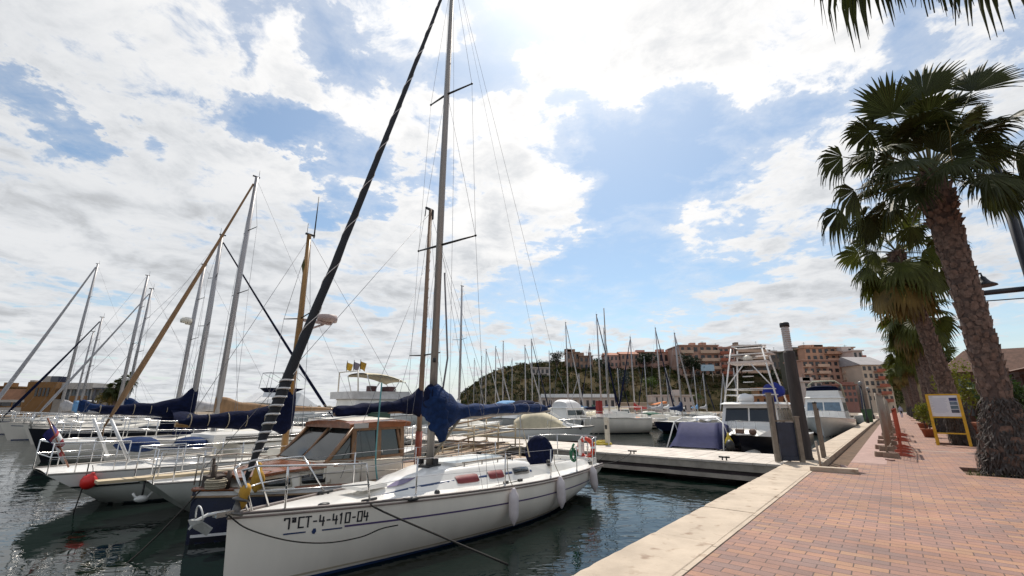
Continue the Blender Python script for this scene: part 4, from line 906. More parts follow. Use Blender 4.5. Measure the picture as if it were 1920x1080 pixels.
# slate tarpaulin runabout by the pontoon
r,Hh=motorboat('small white runabout under a sagging slate-blue tarpaulin, stern to the pontoon',Q(21.3,-6.35),AWAY,4.9,2.15,.62,.85,rail=True)
mb=MB(); rows=[]
for i in range(11):
    f=i/10; x=lerp(-2.38,1.4,f)
    zt_=(.70+.92*sstep(0,.22,f)) if f<.22 else 1.62-.55*sstep(.3,1,f)
    row=[]
    for k in range(13):
        a=k/12; y=lerp(1.02,-1.02,a)*(1-.10*sstep(.0,.22,f)*(f<.5)); sag=.10*math.sin(PI*a)*(1 if .05<f<.3 else .3)
        edge=max(0,abs(a-.5)*2-.86)/.14
        row.append(Vector((x+.02*noise.noise(Vector((k*.6,i,0))),y,lerp(zt_-sag*.5,.62,edge)+.02*noise.noise(Vector((k,i*.8,3))))))
    rows.append(row)
mb.grid(rows); mb.build('tarpaulin',cslate,r)
mb=MB()
for sd in(1,-1): mb.tube([(-2.35,sd*1.10,.62),(-1.6,sd*.98,1.62),(-1.4,sd*.7,1.78)],.028,6); mb.tube([(-.8,sd*1.0,.7),(-1.6,sd*.98,1.62)],.018,6)
mb.tube([(-1.4,.7,1.78),(-1.4,-.7,1.78)],.022); mb.build('white_frame',stripe_w,r)
mb=MB(); mb.box((-2.4,0,.35),(.10,1.9,.55)); mb.build('stern_skirt',cnav,r)
# grey inflatable beside it
ib=thing('inflatable_dinghy','pale grey inflatable dinghy between the tarpaulin runabout and the black-hulled fishing cruiser','dinghy',Q(20.4,-5.0,WATER),AWAY)
mb=MB(); mb.tube([(-1.5,.48,.42),(-1.2,.5,.42),(.6,.5,.46),(1.3,.30,.56),(1.55,0,.62),(1.3,-.30,.56),(.6,-.5,.46),(-1.2,-.5,.42),(-1.5,-.48,.42)],[.10,.2,.2,.2,.2,.2,.2,.2,.10],10); mb.build('tube',M('pale_grey_hypalon',(.48,.46,.42),.6),ib)
mb=MB(); mb.box((-.1,0,.36),(2.4,.8,.05)); mb.box((-.3,0,.62),(.25,.9,.04)); mb.build('floor',pontdark,ib); outboard(ib,-1.45,0,.45)
# black sport fisher with its tower
r,Hh=motorboat('white fishing cruiser with black hull and tall white lookout tower, bow to the pontoon',Q(23.9,-4.75),TOWARD,9.2,2.95,.95,1.22,hull=blk,stripe=stripe_w,rake=.7)
house(r,-1.2,2.9,1.15,.98,2.35,slope=.55,ns=3,nf=2,band=(.48,.88),over=.35)
mb=MB(); mb.hexa([(2.6,-1.1,1.05),(4.0,-.55,1.15),(4.0,.55,1.15),(2.6,1.1,1.05),(2.6,-1.0,1.5),(3.6,-.4,1.32),(3.6,.4,1.32),(2.6,1.0,1.5)]); mb.build('foredeck',gel,r)
mb=MB(); mb.box((4.35,.0,1.32),(.3,.25,.16)); mb.ball((4.1,.4,1.3),(.16,.14,.12)); mb.build('bow_windlass',M('rusty_brown',(.12,.07,.05),.7),r)
mb=MB(); tops=[]; zr=2.44; zt=4.95
LEG=[((2.0,1.05),(1.4,.62)),((2.0,-1.05),(1.4,-.62)),((-.2,1.05),(.3,.62)),((-.2,-1.05),(.3,-.62))]
lg=lambda k,z:Vector((lerp(LEG[k][0][0],LEG[k][1][0],(z-zr)/(zt-zr)),lerp(LEG[k][0][1],LEG[k][1][1],(z-zr)/(zt-zr)),z))
for k in range(4): mb.bar(lg(k,zr-.3),lg(k,zt-.1),.035,n=8)
for z in(zt,):
    q=[lg(k,z) for k in(0,1,3,2)]; q=[p for p in q]; mb.tube(q+[q[0]],.03,6)
for z in(4.55,3.0,2.75):
    q=[lg(k,z) for k in(0,1,3,2)]; mb.tube(q+[q[0]],.026,6)
mb.bar(lg(0,3.05),Vector((lg(0,4.1).x,.15,4.1)),.026); mb.bar(lg(1,3.05),Vector((lg(1,4.1).x,-.15,4.1)),.026)
for z in(3.3,3.55,3.8): mb.bar((lg(0,z).x,.22,z),(lg(0,z).x,-.22,z),.02)
mb.build('lookout_tower',M('white_tower_tube',(.72,.70,.68),.3),r)
mb=MB(); mb.box((.9,0,4.20),(1.5,1.62,.09)); mb.box((.9,0,4.58),(1.0,1.95,.05)); mb.build('tower_platform',M('pinkish_white',(.60,.52,.48),.5),r)
mb=MB(); mb.lathe((1.35,0,4.27),[(.03,0),(.20,.02),(.22,.12),(.15,.22),(.02,.26)],14); mb.build('radar_dome',gel2,r)
mb=MB(); mb.box((.8,-.1,4.46),(.5,.7,.07)); mb.build('seat_pad',stripe_w,r)
mb=MB(); mb.ball((1.2,.80,2.92),(.34,.46,.34),14,9,wob=.5,seed=3); mb.tube([(1.2,.80,2.75),(1.25,.82,2.35)],.14); mb.build('bundled_bimini',M('bright_blue_canvas',(.012,.025,.22),.8,var=.25),r)
mb=MB(); mb.ball((2.0,-.15,2.60),(.32,.36,.22),12,8,wob=.3,seed=7); mb.build('white_cover',cwhite,r)
by=thing('buoy','small yellow buoy beside the bow of the black-hulled fishing cruiser','buoy',Q(19.3,-5.12,.30),0); mb=MB(); mb.lathe((0,0,0),[(.02,-.2),(.14,-.18),(.17,-.05),(.12,.06),(.05,.2),(.03,.32)],14); mb.build('float',M('yellow_buoy',(.55,.40,.03),.5),by); mb=MB(); mb.bar((0,0,.3),(0,0,.5),.02); mb.build('pole',black,by)
# white cabin cruiser farther along the quay, bow towards us
c=onS(1557,780,47.0)-Q(0,0.2); r,Hh=motorboat('white cabin cruiser with navy flybridge cover and arch, farther along the quay wall',(c.x,c.y),TOWARD,10.5,3.5,1.15,1.5,stripe=stripe_w,rake=1.0)
house(r,-2.6,2.2,1.4,1.15,2.95,slope=.9,ns=3,nf=2,gl=glassb,band=(.42,.80)); mb=MB(); mb.hexa([(-2.3,-1.2,3.04),(1.2,-1.2,3.04),(1.2,1.2,3.04),(-2.3,1.2,3.04),(-2.2,-1.15,3.55),(1.0,-1.1,3.55),(1.0,1.1,3.55),(-2.2,1.15,3.55)]); mb.build('flybridge',gel,r)
mb=MB(); mb.box((-.5,0,3.68),(2.9,2.2,.24)); mb.ball((-.3,0,3.85),(1.2,1.0,.16),12,6); mb.build('flybridge_cover',cnav,r)
mb=MB(); mb.tube([(-1.9,1.3,3.0),(-1.8,1.2,4.1),(-1.75,.8,4.42),(-1.75,-.8,4.42),(-1.8,-1.2,4.1),(-1.9,-1.3,3.0)],.07,8); mb.build('radar_arch',M('olive_arch',(.40,.38,.27),.5),r)
# white sport cruiser with sand-coloured screen cover, lying across behind the pontoon
c=on_w=None
a=Q(23.2,-20.2); b_=Q(26.0,-15.2); c=(a+b_)/2; ang=math.atan2(b_.y-a.y,b_.x-a.x)
r,Hh=motorboat('white sport cruiser with sand-coloured windscreen cover, lying across behind the pontoon',(c.x,c.y),ang,6.4,2.5,.85,1.05,under=antired,stripe=alu)
mb=MB(); Hh.strip(mb,lambda t:.03,lambda t:.16,.008,.55,.97,12); mb.build('bow_paint',antired,r)
mb=MB(); rows=[]
for i in range(9):
    f=i/8; x=lerp(-1.9,1.5,f); hh=1.05*math.sin(PI*clamp(.12+f*.86,0,1))**.8*(1.1-.25*f); rows.append([Vector((x,1.0*math.cos(PI*k/10)*(1-.25*f),.92+hh*max(0,math.sin(PI*k/10))**.6)) for k in range(11)])
mb.grid(rows); mb.build('screen_cover',csand,r)
mb=MB(); mb.tube([(-1.4,1.05,.95),(-1.5,.95,2.0),(-1.5,.7,2.15),(-1.5,-.7,2.15),(-1.5,-.95,2.0),(-1.4,-1.05,.95)],.045,6); mb.tube([(1.9,1.05,.95),(.3,.85,1.95),(-1.4,.95,2.05)],.03,6); mb.tube([(1.9,-1.05,.95),(.3,-.85,1.95),(-1.4,-.95,2.05)],.03,6); mb.build('windscreen_frame',stripe_w,r)
mb=MB(); mb.hexa([(1.2,-.8,.95),(2.6,-.35,1.03),(2.6,.35,1.03),(1.2,.8,.95),(1.2,-.6,1.25),(2.3,-.2,1.1),(2.3,.2,1.1),(1.2,.6,1.25)]); mb.build('foredeck_cabin',gel,r)
mb=MB(); mb.ball((2.35,-1.12+.32,.92),(.09,.02,.06),8,5); mb.build('hull_port',black,r)
# big white flybridge motor yacht with sand bimini (far side of the pontoon)
c=Q(23.3,-33.6); r,Hh=motorboat('large white motor yacht with sand-coloured bimini and coloured flags on its flybridge',(c.x,c.y),AWAY,11.5,3.8,1.35,1.75,rake=1.4,nt=22)
house(r,-3.8,2.6,1.55,1.4,2.75,slope=1.6,ns=4,nf=3,band=(.40,.80))
mb=MB(); mb.hexa([(-4.2,-1.6,2.84),(1.8,-1.5,2.84),(1.8,1.5,2.84),(-4.2,1.6,2.84),(-4.2,-1.65,3.4),(1.4,-1.45,3.5),(1.4,1.45,3.5),(-4.2,1.65,3.4)]); mb.build('flybridge',M('grey_white_flybridge',(.55,.53,.52),.4),r)
mrs=M('maroon_seat',(.12,.05,.05),.6); mb=MB(); mb.box((.0,-.3,3.65),(.7,1.2,.5)); mb.build('helm_seat',mrs,r); mb=MB(); mb.box((-1.2,.4,3.65),(.6,.6,.6)); mb.build('helm_seat',mrs,r)
mb=MB(); rows=[]
for i in range(7):
    f=i/6; x=lerp(-2.9,1.0,f); rows.append([Vector((x,1.45*math.cos(PI*k/8),4.75+.18*math.sin(PI*k/8)-.5*f*f+.1*math.sin(PI*f))) for k in range(9)])
mb.grid(rows); mb.grid([[p-Vector((0,0,.10)) for p in q] for q in rows]); mb.build('bimini',csand,r)
mb=MB()
for sd in(1,-1): mb.tube([(-2.4,sd*1.5,3.4),(-2.9,sd*1.45,4.75)],.035); mb.tube([(1.9,sd*1.45,3.0),(.9,sd*1.4,4.3)],.035); mb.tube([(-.3,sd*1.5,3.45),(.4,sd*1.42,4.5)],.03)
mb.build('bimini_frame',steel,r)
mb=MB(); mb.tube([(-3.6,1.5,3.3),(-3.7,1.4,5.0),(-3.7,-1.4,5.0),(-3.6,-1.5,3.3)],.06); mb.build('radar_arch',gel2,r)
for k,(x,y,m_) in enumerate(((-3.5,.7,yel),(-3.4,-.2,M('dull_flag',(.22,.2,.25),.8)),(-3.3,-1.0,yelcloth))):
    mb=MB(); mb.bar((x,y,5.0),(x,y,5.95),.025); mb.build('flag_staff',black,r); mb=MB(); mb.grid([[Vector((x+.5*f,y+.1*math.sin(f*5+j),5.85-j*.22-.2*f)) for f in(0,.33,.66,1)] for j in(0,1,2,3)]); mb.build('flag',m_,r)
mb=MB(); mb.torus((-.6,1.72,3.3),.26,.07,Matrix.Rotation(PI/2,3,'X'),16,6); mb.build('life_ring',black,r)
# white yacht with long navy sun cover
c=Q(24.0,-53); r,Hh=motorboat('white motor yacht under a pale tarpaulin with a navy flybridge cover on top',(c.x,c.y),AWAY,11,3.7,1.3,1.6,stripe=stripe_w,nt=20)
house(r,-4,2.6,1.5,1.3,2.6,slope=1.3,ns=4,nf=2,band=(.5,.85))
mb=MB(); mb.hexa([(-4.6,-1.8,2.70),(2.6,-1.6,2.2),(2.6,1.6,2.2),(-4.6,1.8,2.70),(-3.4,-1.0,3.75),(.6,-1.0,3.75),(.6,1.0,3.75),(-3.4,1.0,3.75)]); mb.build('tarpaulin',cwhite,r)
mb=MB(); mb.hexa([(-2.6,-.8,3.78),(.0,-.8,3.78),(.0,.8,3.78),(-2.6,.8,3.78),(-3.1,-1.05,4.25),(1.0,-1.05,4.25),(1.0,1.05,4.25),(-3.1,1.05,4.25)]); mb.build('flybridge_cover',cnav,r)
mb=MB()
for sd in(1,-1): mb.tube([(-3.2,sd*1,4.2),(-3.0,sd*1,5.9),(.2,sd*.9,6.0),(1.2,sd*.8,5.2)],.03); mb.bar((-3,sd*1,5.9),(0.2,sd*.95,4.2),.022)
mb.bar((-3,1,5.9),(-3,-1,5.9),.03); mb.build('antenna_frame',M('grey_frame',(.35,.36,.38),.5),r)
# timber boat behind the sloop's coach roof
c=Q(13.2,-12.6); r,Hh=motorboat('open wooden workboat piled with pale poles and planks, just behind the white sloop',(c.x,c.y),AWAY+.15,4.2,1.9,.55,.75,hull=teak,stripe=pale,deckm=teak,rail=False,name='workboat')
rb=random.Random(4)
for k in range(16):
    mb=MB(); y=rb.uniform(-.8,.8); z=.72+rb.random()*.85; a=rb.uniform(-.18,.18)
    x0_=rb.uniform(-2.2,-1.2); l=rb.uniform(2.0,3.8); mb.bar((x0_,y,z),(x0_+l,y+l*a*.4,z+l*rb.uniform(-.10,.16)),.035,n=6) if k%2 else mb.box((x0_+l/2,y,z),(l,.14,.05),rz=a*.5,ry=rb.uniform(-.08,.08)); mb.build('pole' if k%2 else 'plank',(pale,teak,M('bleached_spar',(.42,.36,.29),.7) if k==2 else gel2,brownspar)[k%4],r)
mb=MB()
for x in(-1.4,.2,1.5): mb.bar((x,.7,.6),(x,.75,1.75),.03); mb.bar((x,-.7,.6),(x,-.72,1.6),.03); mb.bar((x,.75,1.5),(x,-.72,1.4),.03)
mb.build('trestle',pale,r)
# white catamaran-like cruiser at the second pontoon
a=Q(34.6,-20.9); b_=Q(39.6,-17.6); c=(a+b_)/2; ang=math.atan2(a.y-b_.y,a.x-b_.x)
r,Hh=motorboat('white yacht with grey-white slab hull and black stern fender, lying across in open water',(c.x,c.y),ang,6.3,2.8,1.25,1.4,hull=hullw,rake=.3,rail=True)
mb=MB(); mb.box((-.3,0,1.5),(3.0,1.7,.35)); mb.box((-.4,0,1.75),(1.5,1.3,.2)); mb.build('coach_roof',gel,r)
mb=MB(); mb.box((-3.17,0,.6),(.03,1.8,1.0)); mb.build('transom',M('pale_teal_transom',(.38,.50,.50),.4),r)
mb=MB(); mb.tube([(.3,0,1.5),(.3,0,11.2)],[.08,.05],8); mb.build('mast',alu,r)
mb=MB(); mb.box((1.4,.2,2.2),(.35,.6,1.1)); mb.build('red_hatch_board',cred,r); mb=MB(); mb.ball((3.1,.25,.75),(.12,.16,.4)); mb.build('bow_fender',black,r)
# ---------------------------------------------------------------- rows of small boats farther out
rb=random.Random(11)
CAN=[('navy',cnav),('blue',cblu),('light blue',clight),('white',cwhite),('sand',csand),('teal',cteal),('red',cred),('grey',cgrey),('green',cgreen),('orange',corange)]
HUL=[('white',gel),('cream',gel2),('grey',hullg),('navy',nav),('pale',hullw)]
used=set()
def farboat(s,t,ang,where,group,sail=None,far=False,pick=None):
    for _ in range(200):
        cn,cm=rb.choice(CAN if rb.random()<.35 else CAN[:5]); hn,hm=rb.choice(HUL) if rb.random()<.45 else HUL[0]
        kind='sailboat' if sail else rb.choice(['canopy','house','fly','open'])
        feat=rb.choice(['','outboard','arch','bow rail']) if not sail else ''
        key=(where,kind,cn,hn,feat)
        if key not in used: break
    used.add(key)
    p=Q(s,t); L=rb.uniform(5.6,8.6) if not sail else rb.uniform(8.5,10.5)
    if sail:
        d=Vector((math.cos(ang),math.sin(ang),0)); b=st(p+d*L*.47); e=st(p-d*L*.53)
        r,_=sailboat(f'{hn} sailboat with {cn} boom cover {where}'.strip(),b,e,2.8,.95,1.15,hull=hm,stripe=None,mast=(.25,sail,.085 if not far else .10,alu2),cov=cm,furl=rb.choice([None,cgrey,cnav]) ,detail=0,boom=True,group=group,spread=1)
        return
    nm={'canopy':f'{hn} motorboat under a {cn} canopy','house':f'{hn} cabin boat with {cn} roof','fly':f'{hn} flybridge boat with {cn} top cover','open':f'{hn} open boat with {cn} cover'}[kind]
    lab=nm+(f' and {feat}' if feat else '')+' '+where
    r,H=motorboat(lab,(p.x,p.y),ang,L,L*.34,.75,1.0,hull=hm,stripe=cm if rb.random()<.4 else stripe_w,group=group,nt=9,nh=4,rail=feat=='bow rail',wl=not far)
    w=L*.14
    if kind=='canopy': canopy(r,-L*.40,L*.12,w,.78,rb.uniform(1.7,2.1),cm)
    elif kind=='house': house(r,-L*.2,L*.22,w,.8,2.0,slope=.5,ns=2,nf=2,roof=cm,band=(.4,.85))
    elif kind=='fly':
        house(r,-L*.32,L*.25,w*1.05,.85,2.1,slope=.7,ns=2,nf=2,band=(.4,.82)); canopy(r,-L*.28,L*.1,w*.9,2.15,3.0,cm,name='top_cover')
    else: canopy(r,-L*.42,L*.32,w*1.1,.72,1.25,cm,name='cover',slope=.8)
    if feat=='outboard': outboard(r,-L*.5-.1,0,.5)
    if feat=='arch':
        mb=MB(); mb.tube([(-L*.3,w*1.1,.8),(-L*.33,w,2.2),(-L*.33,-w,2.2),(-L*.3,-w*1.1,.8)],.05,6); mb.build('radar_arch',stripe_w,r)
# masts seen against the hill and sky: (u, v of the masthead, distance along the quay)
MASTS=[(868,537,23,'with slim grey mast just right of the sloop mast'),(912,655,53,''),(930,650,54,''),(943,640,52,''),(985,648,53,''),(997,636,54,''),(1061,605,53,''),(1119,590,44.5,''),(1229,615,54,''),(1265,625,44,''),(1181,632,52,''),
       (890,672,88,''),(903,668,81,''),(960,672,90,''),(1030,658,80,''),(1105,645,82,''),(1132,615,89,''),(1158,690,80,''),(1207,668,91,''),(1248,690,80,''),(1300,688,88,''),(1318,700,81,''),(1355,700,90,''),(1375,690,82,''),(1010,690,88,''),(1085,700,89,''),(1610,715,81,'')]
occ={}
for (u,v,s,w) in MASTS:
    p=onS(u,v,s); t=st(p)[1]; top=p.z-WATER; near_side=s%40<13 and s<60
    row={23:0,44:1,44.5:1,52:2,53:2,54:2}.get(s,3 if s<85 else 4)
    wh={0:w,1:'at the second pontoon, near side',2:'at the second pontoon, far side',3:'at the far pontoon, near side',4:'at the far pontoon, far side'}[row]
    sc={0:22.8,1:42.3,2:54.8,3:79,4:91.3}[row]; ang=AWAY if rb.random()<.5 else TOWARD
    # keep the mast where it stands by choosing the boat centre to suit
    tt=t; p2=Q(s,tt); 
    farboat(s-(.25 if ang==AWAY else -.25)*0,tt,ang,wh,'sailboats at the pontoons' if row else None,sail=top,far=row>2)
    occ.setdefault(row,[]).append(tt)
def fill(row,sc,t0,t1,step,wh,group,skip=0.0,far=False):
    t=t0
    while t>t1:
        if all(abs(t-x)>step*.86 for x in occ.get(row,[])) and rb.random()>skip:
            farboat(sc+rb.uniform(-.5,.5),t,AWAY if rb.random()<.5 else TOWARD,wh,group,far=far)
        t-=step*rb.uniform(.95,1.15)
fill(1,43.4,-21.5,-52,3.1,'at the second pontoon, near side','small boats at the second pontoon',.0)
fill(2,53.6,-9.5,-60,3.3,'at the second pontoon, far side','small boats at the second pontoon',.0)
fill(3,80,-7,-86,3.6,'at the far pontoon, near side','small boats at the far pontoon',.0,True)
fill(4,90.5,-7,-95,3.6,'at the far pontoon, far side','small boats at the far pontoon',.0,True)
# ================================================================ PALMS
def leafmat(name,col,tr,var=.35,vs=1.2,rough=.55,spec=.22):
    m=M(name,col,rough,var=var,vs=vs,spec=spec); nt=m.node_tree; b=nt.nodes['Principled BSDF']; o=nt.nodes['Material Output']
    t=nt.nodes.new('ShaderNodeBsdfTranslucent'); nt.links.new(b.inputs['Base Color'].links[0].from_socket,t.inputs[0])
    g=nt.nodes.new('ShaderNodeMixShader'); g.inputs[0].default_value=tr; nt.links.new(b.outputs[0],g.inputs[1]); nt.links.new(t.outputs[0],g.inputs[2]); nt.links.new(g.outputs[0],o.inputs[0]); return m
frond=leafmat('palm_frond',(.034,.042,.010),.20); frond2=leafmat('olive_palm_frond',(.065,.075,.012),.32)  # frond2 is the yellower olive leaf of the row palms
petm=M('palm_petiole',(.085,.085,.025),.5,var=.3); deadm=leafmat('dry_frond',(.15,.105,.03),.25,var=.4); 
bark=M('palm_bark',(.088,.06,.05),.95,var=.42,vs=7,bump=.6,bs=22); bark2=M('palm_leaf_base',(.135,.092,.073),.95,var=.5,vs=9,bump=.4,bs=30); shag=M('dark_palm_fibre',(.062,.052,.047),.95,var=.5,vs=9)
def fan(mb,hub,ax,nrm,Rr,rg,nseg=38,spread=132,droop=.25,mi=0,fold=.035,shred=.0):
    sd=ax.cross(nrm).normalized(); zd=Vector((0,0,-1))
    st_=((.04,.0),(.60,1.0),(.82,.55),(1.0,.06))
    for i in range(nseg):
        a=R(lerp(-spread,spread,(i+.5)/nseg)); dl=R(spread)*2/nseg
        rr=Rr*(1-(.22 if spread>120 else .40)*(abs(a)/R(spread))**2)*rg.uniform(.9,1.05); dr=droop*rg.uniform(.6,1.5); tw=rg.uniform(-.04,.04)
        d=ax*math.cos(a)+sd*math.sin(a); s2=-ax*math.sin(a)+sd*math.cos(a)
        cup=nrm*(-.10*abs(math.sin(a)))
        vs=[]
        for f,wf in st_:
            w=(f*rr*dl*.70) if f<=.6 else .6*rr*dl*.62*wf
            p=hub+(d+cup)*(f*rr)+s2*(tw*rr*f*f)+zd*(dr*rr*f**3.2)-(d*(dr*.35*rr*f**3.2))
            if f>.7 and shred: p=p+zd*(shred*rr*(f-.7)*rg.uniform(.5,2))
            vs+=[p-s2*w,p+nrm*(fold*f*rr if f<.8 else fold*.4*rr),p+s2*w]
        fs=[]
        for k in range(len(st_)-1):
            for j in(0,1): fs.append((k*3+j,k*3+j+1,k*3+4+j,k*3+3+j))
        mb.add(vs,fs,mi,False)
def frond_on(mb,hub,az,el,pl,Rr,rg,mi=0,mp=1,droop=.25,sag=.25,nseg=38,shred=0,bend=25,face=None):
    h=Vector((math.cos(az),math.sin(az),0)); d=h*math.cos(el)+Vector((0,0,1))*math.sin(el)
    pts=[]; n=6
    for i in range(n+1):
        f=i/n; pts.append(hub+d*(pl*f)+Vector((0,0,-sag*pl*f*f))*max(.2,math.cos(el)))
    mb.tube(pts,[lerp(.035,.014,i/n) for i in range(n+1)],5,mp)
    e2=el-R(bend)-sag*.9*max(.2,math.cos(el)); ax=h*math.cos(e2)+Vector((0,0,1))*math.sin(e2)
    side=Vector((-math.sin(az),math.cos(az),0)); roll=rg.uniform(-.35,.35); nr=side.cross(ax)*-1
    nr=(nr*math.cos(roll)+side*math.sin(roll)).normalized()
    if nr.z<0 and el>-.6: nr=-nr
    if face is not None:
        fv=face-pts[-1]; a_=ax.normalized(); nr=(fv-a_*fv.dot(a_)).normalized(); nr=(Matrix.Rotation(rg.uniform(-.45,.45),3,a_)@nr)
    fan(mb,pts[-1],ax.normalized(),nr,Rr,rg,nseg if face is None else int(nseg*.8),132 if face is None else rg.uniform(66,88),droop,mi,shred=shred)
def palm(label,base,top,rad,seed,dirs=(),nrand=26,pl=1.35,Rr=1.25,green=None,dead=10,deadlen=1.0,group='palms along the promenade',nseg=38,base_r=1.35,stub=1.0,skirt=True,threads=0,rlo=-50):
    rg=random.Random(seed); base=Vector(base); top=Vector(top)
    r=thing('palm_tree',label,'palm tree',base,0,group); hub=top-base; hh=hub.z
    def axis(f): return Vector((lerp(0,hub.x,f)+.10*math.sin(f*PI*1.3)*rad*2,lerp(0,hub.y,f),hh*f))
    def rf(f): return rad*(lerp(base_r,1.0,sstep(.02,.22,f)))*(1+.16*sstep(.6,.92,f))*(1 if f<.95 else lerp(1,.8,(f-.95)/.05))
    mb=MB(); n=30; mb.tube([axis(i/n) for i in range(n+1)],[rf(i/n)*(.93+.05*noise.noise(Vector((i*.8,seed,0)))) for i in range(n+1)],18)
    tr=mb.build('trunk',bark,r)
    mb=MB(); z=.25; k=0; nper=int(15*rad/.45)
    while z<hh*.985:                       # stubs of old leaf bases in a spiral
        f=z/hh; c=axis(f); rr=rf(f)*.93; t=(axis(min(1,f+.02))-axis(max(0,f-.02))).normalized()
        for j in range(nper):
            if rg.random()<.2: continue
            a=2*PI*(j+.5*(k%2))/nper+rg.uniform(-.2,.2)+z*.35; o=Vector((math.cos(a),math.sin(a),0)); s2=Vector((-math.sin(a),math.cos(a),0))
            w=2*PI*rr/nper*rg.uniform(.34,.52); hgt=rg.uniform(.09,.24)*stub; ln=rg.uniform(.015,.085)*stub*(1+.8*(f>.8)); b0=c+o*(rr-.015)+Vector((0,0,rg.uniform(-.06,.06)))
            tip=b0+o*ln+Vector((0,0,hgt*.62)); up=b0+Vector((0,0,hgt*.5))
            mb.add([b0-s2*w,b0+s2*w,tip+s2*w*.62,tip-s2*w*.62,up-s2*w*.5-o*.02,up+s2*w*.5-o*.02,b0-s2*w*.6+o*.03-Vector((0,0,.07)),b0+s2*w*.6+o*.03-Vector((0,0,.07))],[(0,1,2,3),(3,2,5,4),(0,3,4),(1,5,2),(6,7,1,0),(6,0,3),(7,2,1),(6,3,2,7)])
        z+=.12*stub; k+=1
    mb.build('leaf_bases',bark2,r)
    if skirt:
        mb=MB()
        for i in range(1500):
            z=rg.random()**1.1*1.85; a=rg.uniform(0,2*PI); rr=rf(z/hh)*1.0; o=Vector((math.cos(a),math.sin(a),0)); s2=Vector((-math.sin(a),math.cos(a),0)); c=axis(z/hh)+o*rr*.95
            ln=rg.uniform(.18,.5); w=rg.uniform(.008,.022); out=rg.uniform(.02,.13)
            p1=c+o*out+Vector((0,0,-ln*.4))+s2*rg.uniform(-.1,.1); p2=p1+Vector((0,0,-ln*.55))+o*rg.uniform(-.04,.06)+s2*rg.uniform(-.1,.1)
            if p2.z<.02: p2.z=.02
            mb.add([c-s2*w,c+s2*w,p1+s2*w,p1-s2*w,p2],[(0,1,2,3),(3,2,4)])
        mb.build('root_fibres',shag,r)
    mb=MB(); g=green or frond
    for i_,(az,el,p_,R_,dr) in enumerate(dirs,1): frond_on(mb,hub+Vector((0,0,-.1)),az,el,p_,R_,rg,0,1,dr,nseg=nseg,sag=.08,bend=4 if dr<.2 else 24,face=(Vector((0,0,CAMZ))-base) if i_%4 else None)
    for i in range(nrand):
        q=(i+.5)/nrand; el=R(lerp(78,rlo,q**.85)+rg.uniform(-8,8)); az=i*2.39996+rg.uniform(-.3,.3)
        frond_on(mb,hub+Vector((0,0,-.35*q)),az,el,pl*rg.uniform(.8,1.1),Rr*rg.uniform(.85,1.1),rg,0,1,.16+.30*q,nseg=nseg,sag=.12+.22*q,shred=.25*q,face=(Vector((0,0,CAMZ))-base) if i%3==0 else None)
    mb.build('crown',[g,petm],r)
    if dead:
        mb=MB()
        for i in range(dead):
            az=i*2.39996+rg.uniform(-.4,.4); frond_on(mb,hub+Vector((0,0,-.55-.35*rg.random())),az,R(rg.uniform(-62,-35)),deadlen*rg.uniform(.7,1.1),Rr*.85,rg,0,0,.5,nseg=max(16,nseg-14),sag=.35,shred=.5,bend=30)
        mb.build('dry_fronds',deadm,r)
    if threads:
        for i in range(threads):
            az=rg.uniform(0,2*PI); rr=rg.uniform(1.6,2.6); p=hub+Vector((math.cos(az)*rr,math.sin(az)*rr,rg.uniform(-1.0,.6))); l=rg.uniform(.5,1.2)
            mb=MB(); mb.tube([p+Vector((0,0,.25)),p+Vector((.05,.03,-.1*l)),p+Vector((.0,.1,-.6*l)),p+Vector((-.08,.1,-l))],[.010,.012,.010,.004],4); mb.build('hanging_fibre',deadm,r)
    return r
# the big palm: fans placed to the photograph's arrangement (bearing, rise, petiole, blade)
b=Q(16.85,2.05); tp=at(1744,322,11.9)
def aim(u,v,dy,hub):                      # a frond whose blade is centred near a point seen from the promenade
    p=at(u,v,hub.y+dy); d=p-hub; return math.atan2(d.y,d.x),math.atan2(d.z,math.hypot(d.x,d.y)),d.length
spec=[(1642,172,-.3,1.75,.04),(1738,140,-.1,1.8,.03),(1848,130,-.3,1.85,.04),(1905,200,.2,1.6,.10),(1695,190,.5,1.5,.05),(1795,175,.6,1.5,.05),(1770,250,-1.2,1.4,.1),(1612,262,-.8,1.35,.25),(1545,278,.1,1.2,.40),(1575,350,-.6,1.3,.5),(1548,392,.5,1.15,.6),(1900,318,-.9,1.35,.5),(1880,352,.4,1.2,.6),(1690,235,.9,1.3,.15),(1800,228,1.1,1.3,.15),(1685,282,-1.6,1.1,.4),(1810,270,-1.4,1.1,.35),(1640,320,1.2,1.1,.45),(1865,262,1.3,1.3,.3),(1650,385,.6,.95,.6),(1935,265,-.3,1.3,.25),(1610,415,1.0,1.0,.7),(1770,185,.8,1.2,.10),(1600,225,.7,1.2,.2),(1760,235,.2,1.2,.10),(1720,250,-.5,1.1,.15),(1830,205,.9,1.2,.12)]
dirs=[]
for (u,v,dy,R_,dr) in spec:
    az,el,l=aim(u,v,dy,tp); R_*=.88; pl=max(.5,l-.46*R_); dirs.append((az,el+.05,pl,R_,dr+.08))
palm('nearest tall palm with thick shaggy trunk and dark full crown',b,tp,.315,3,dirs,base_r=1.95,nrand=26,pl=1.65,Rr=.98,dead=0,threads=9,nseg=40,rlo=-8)
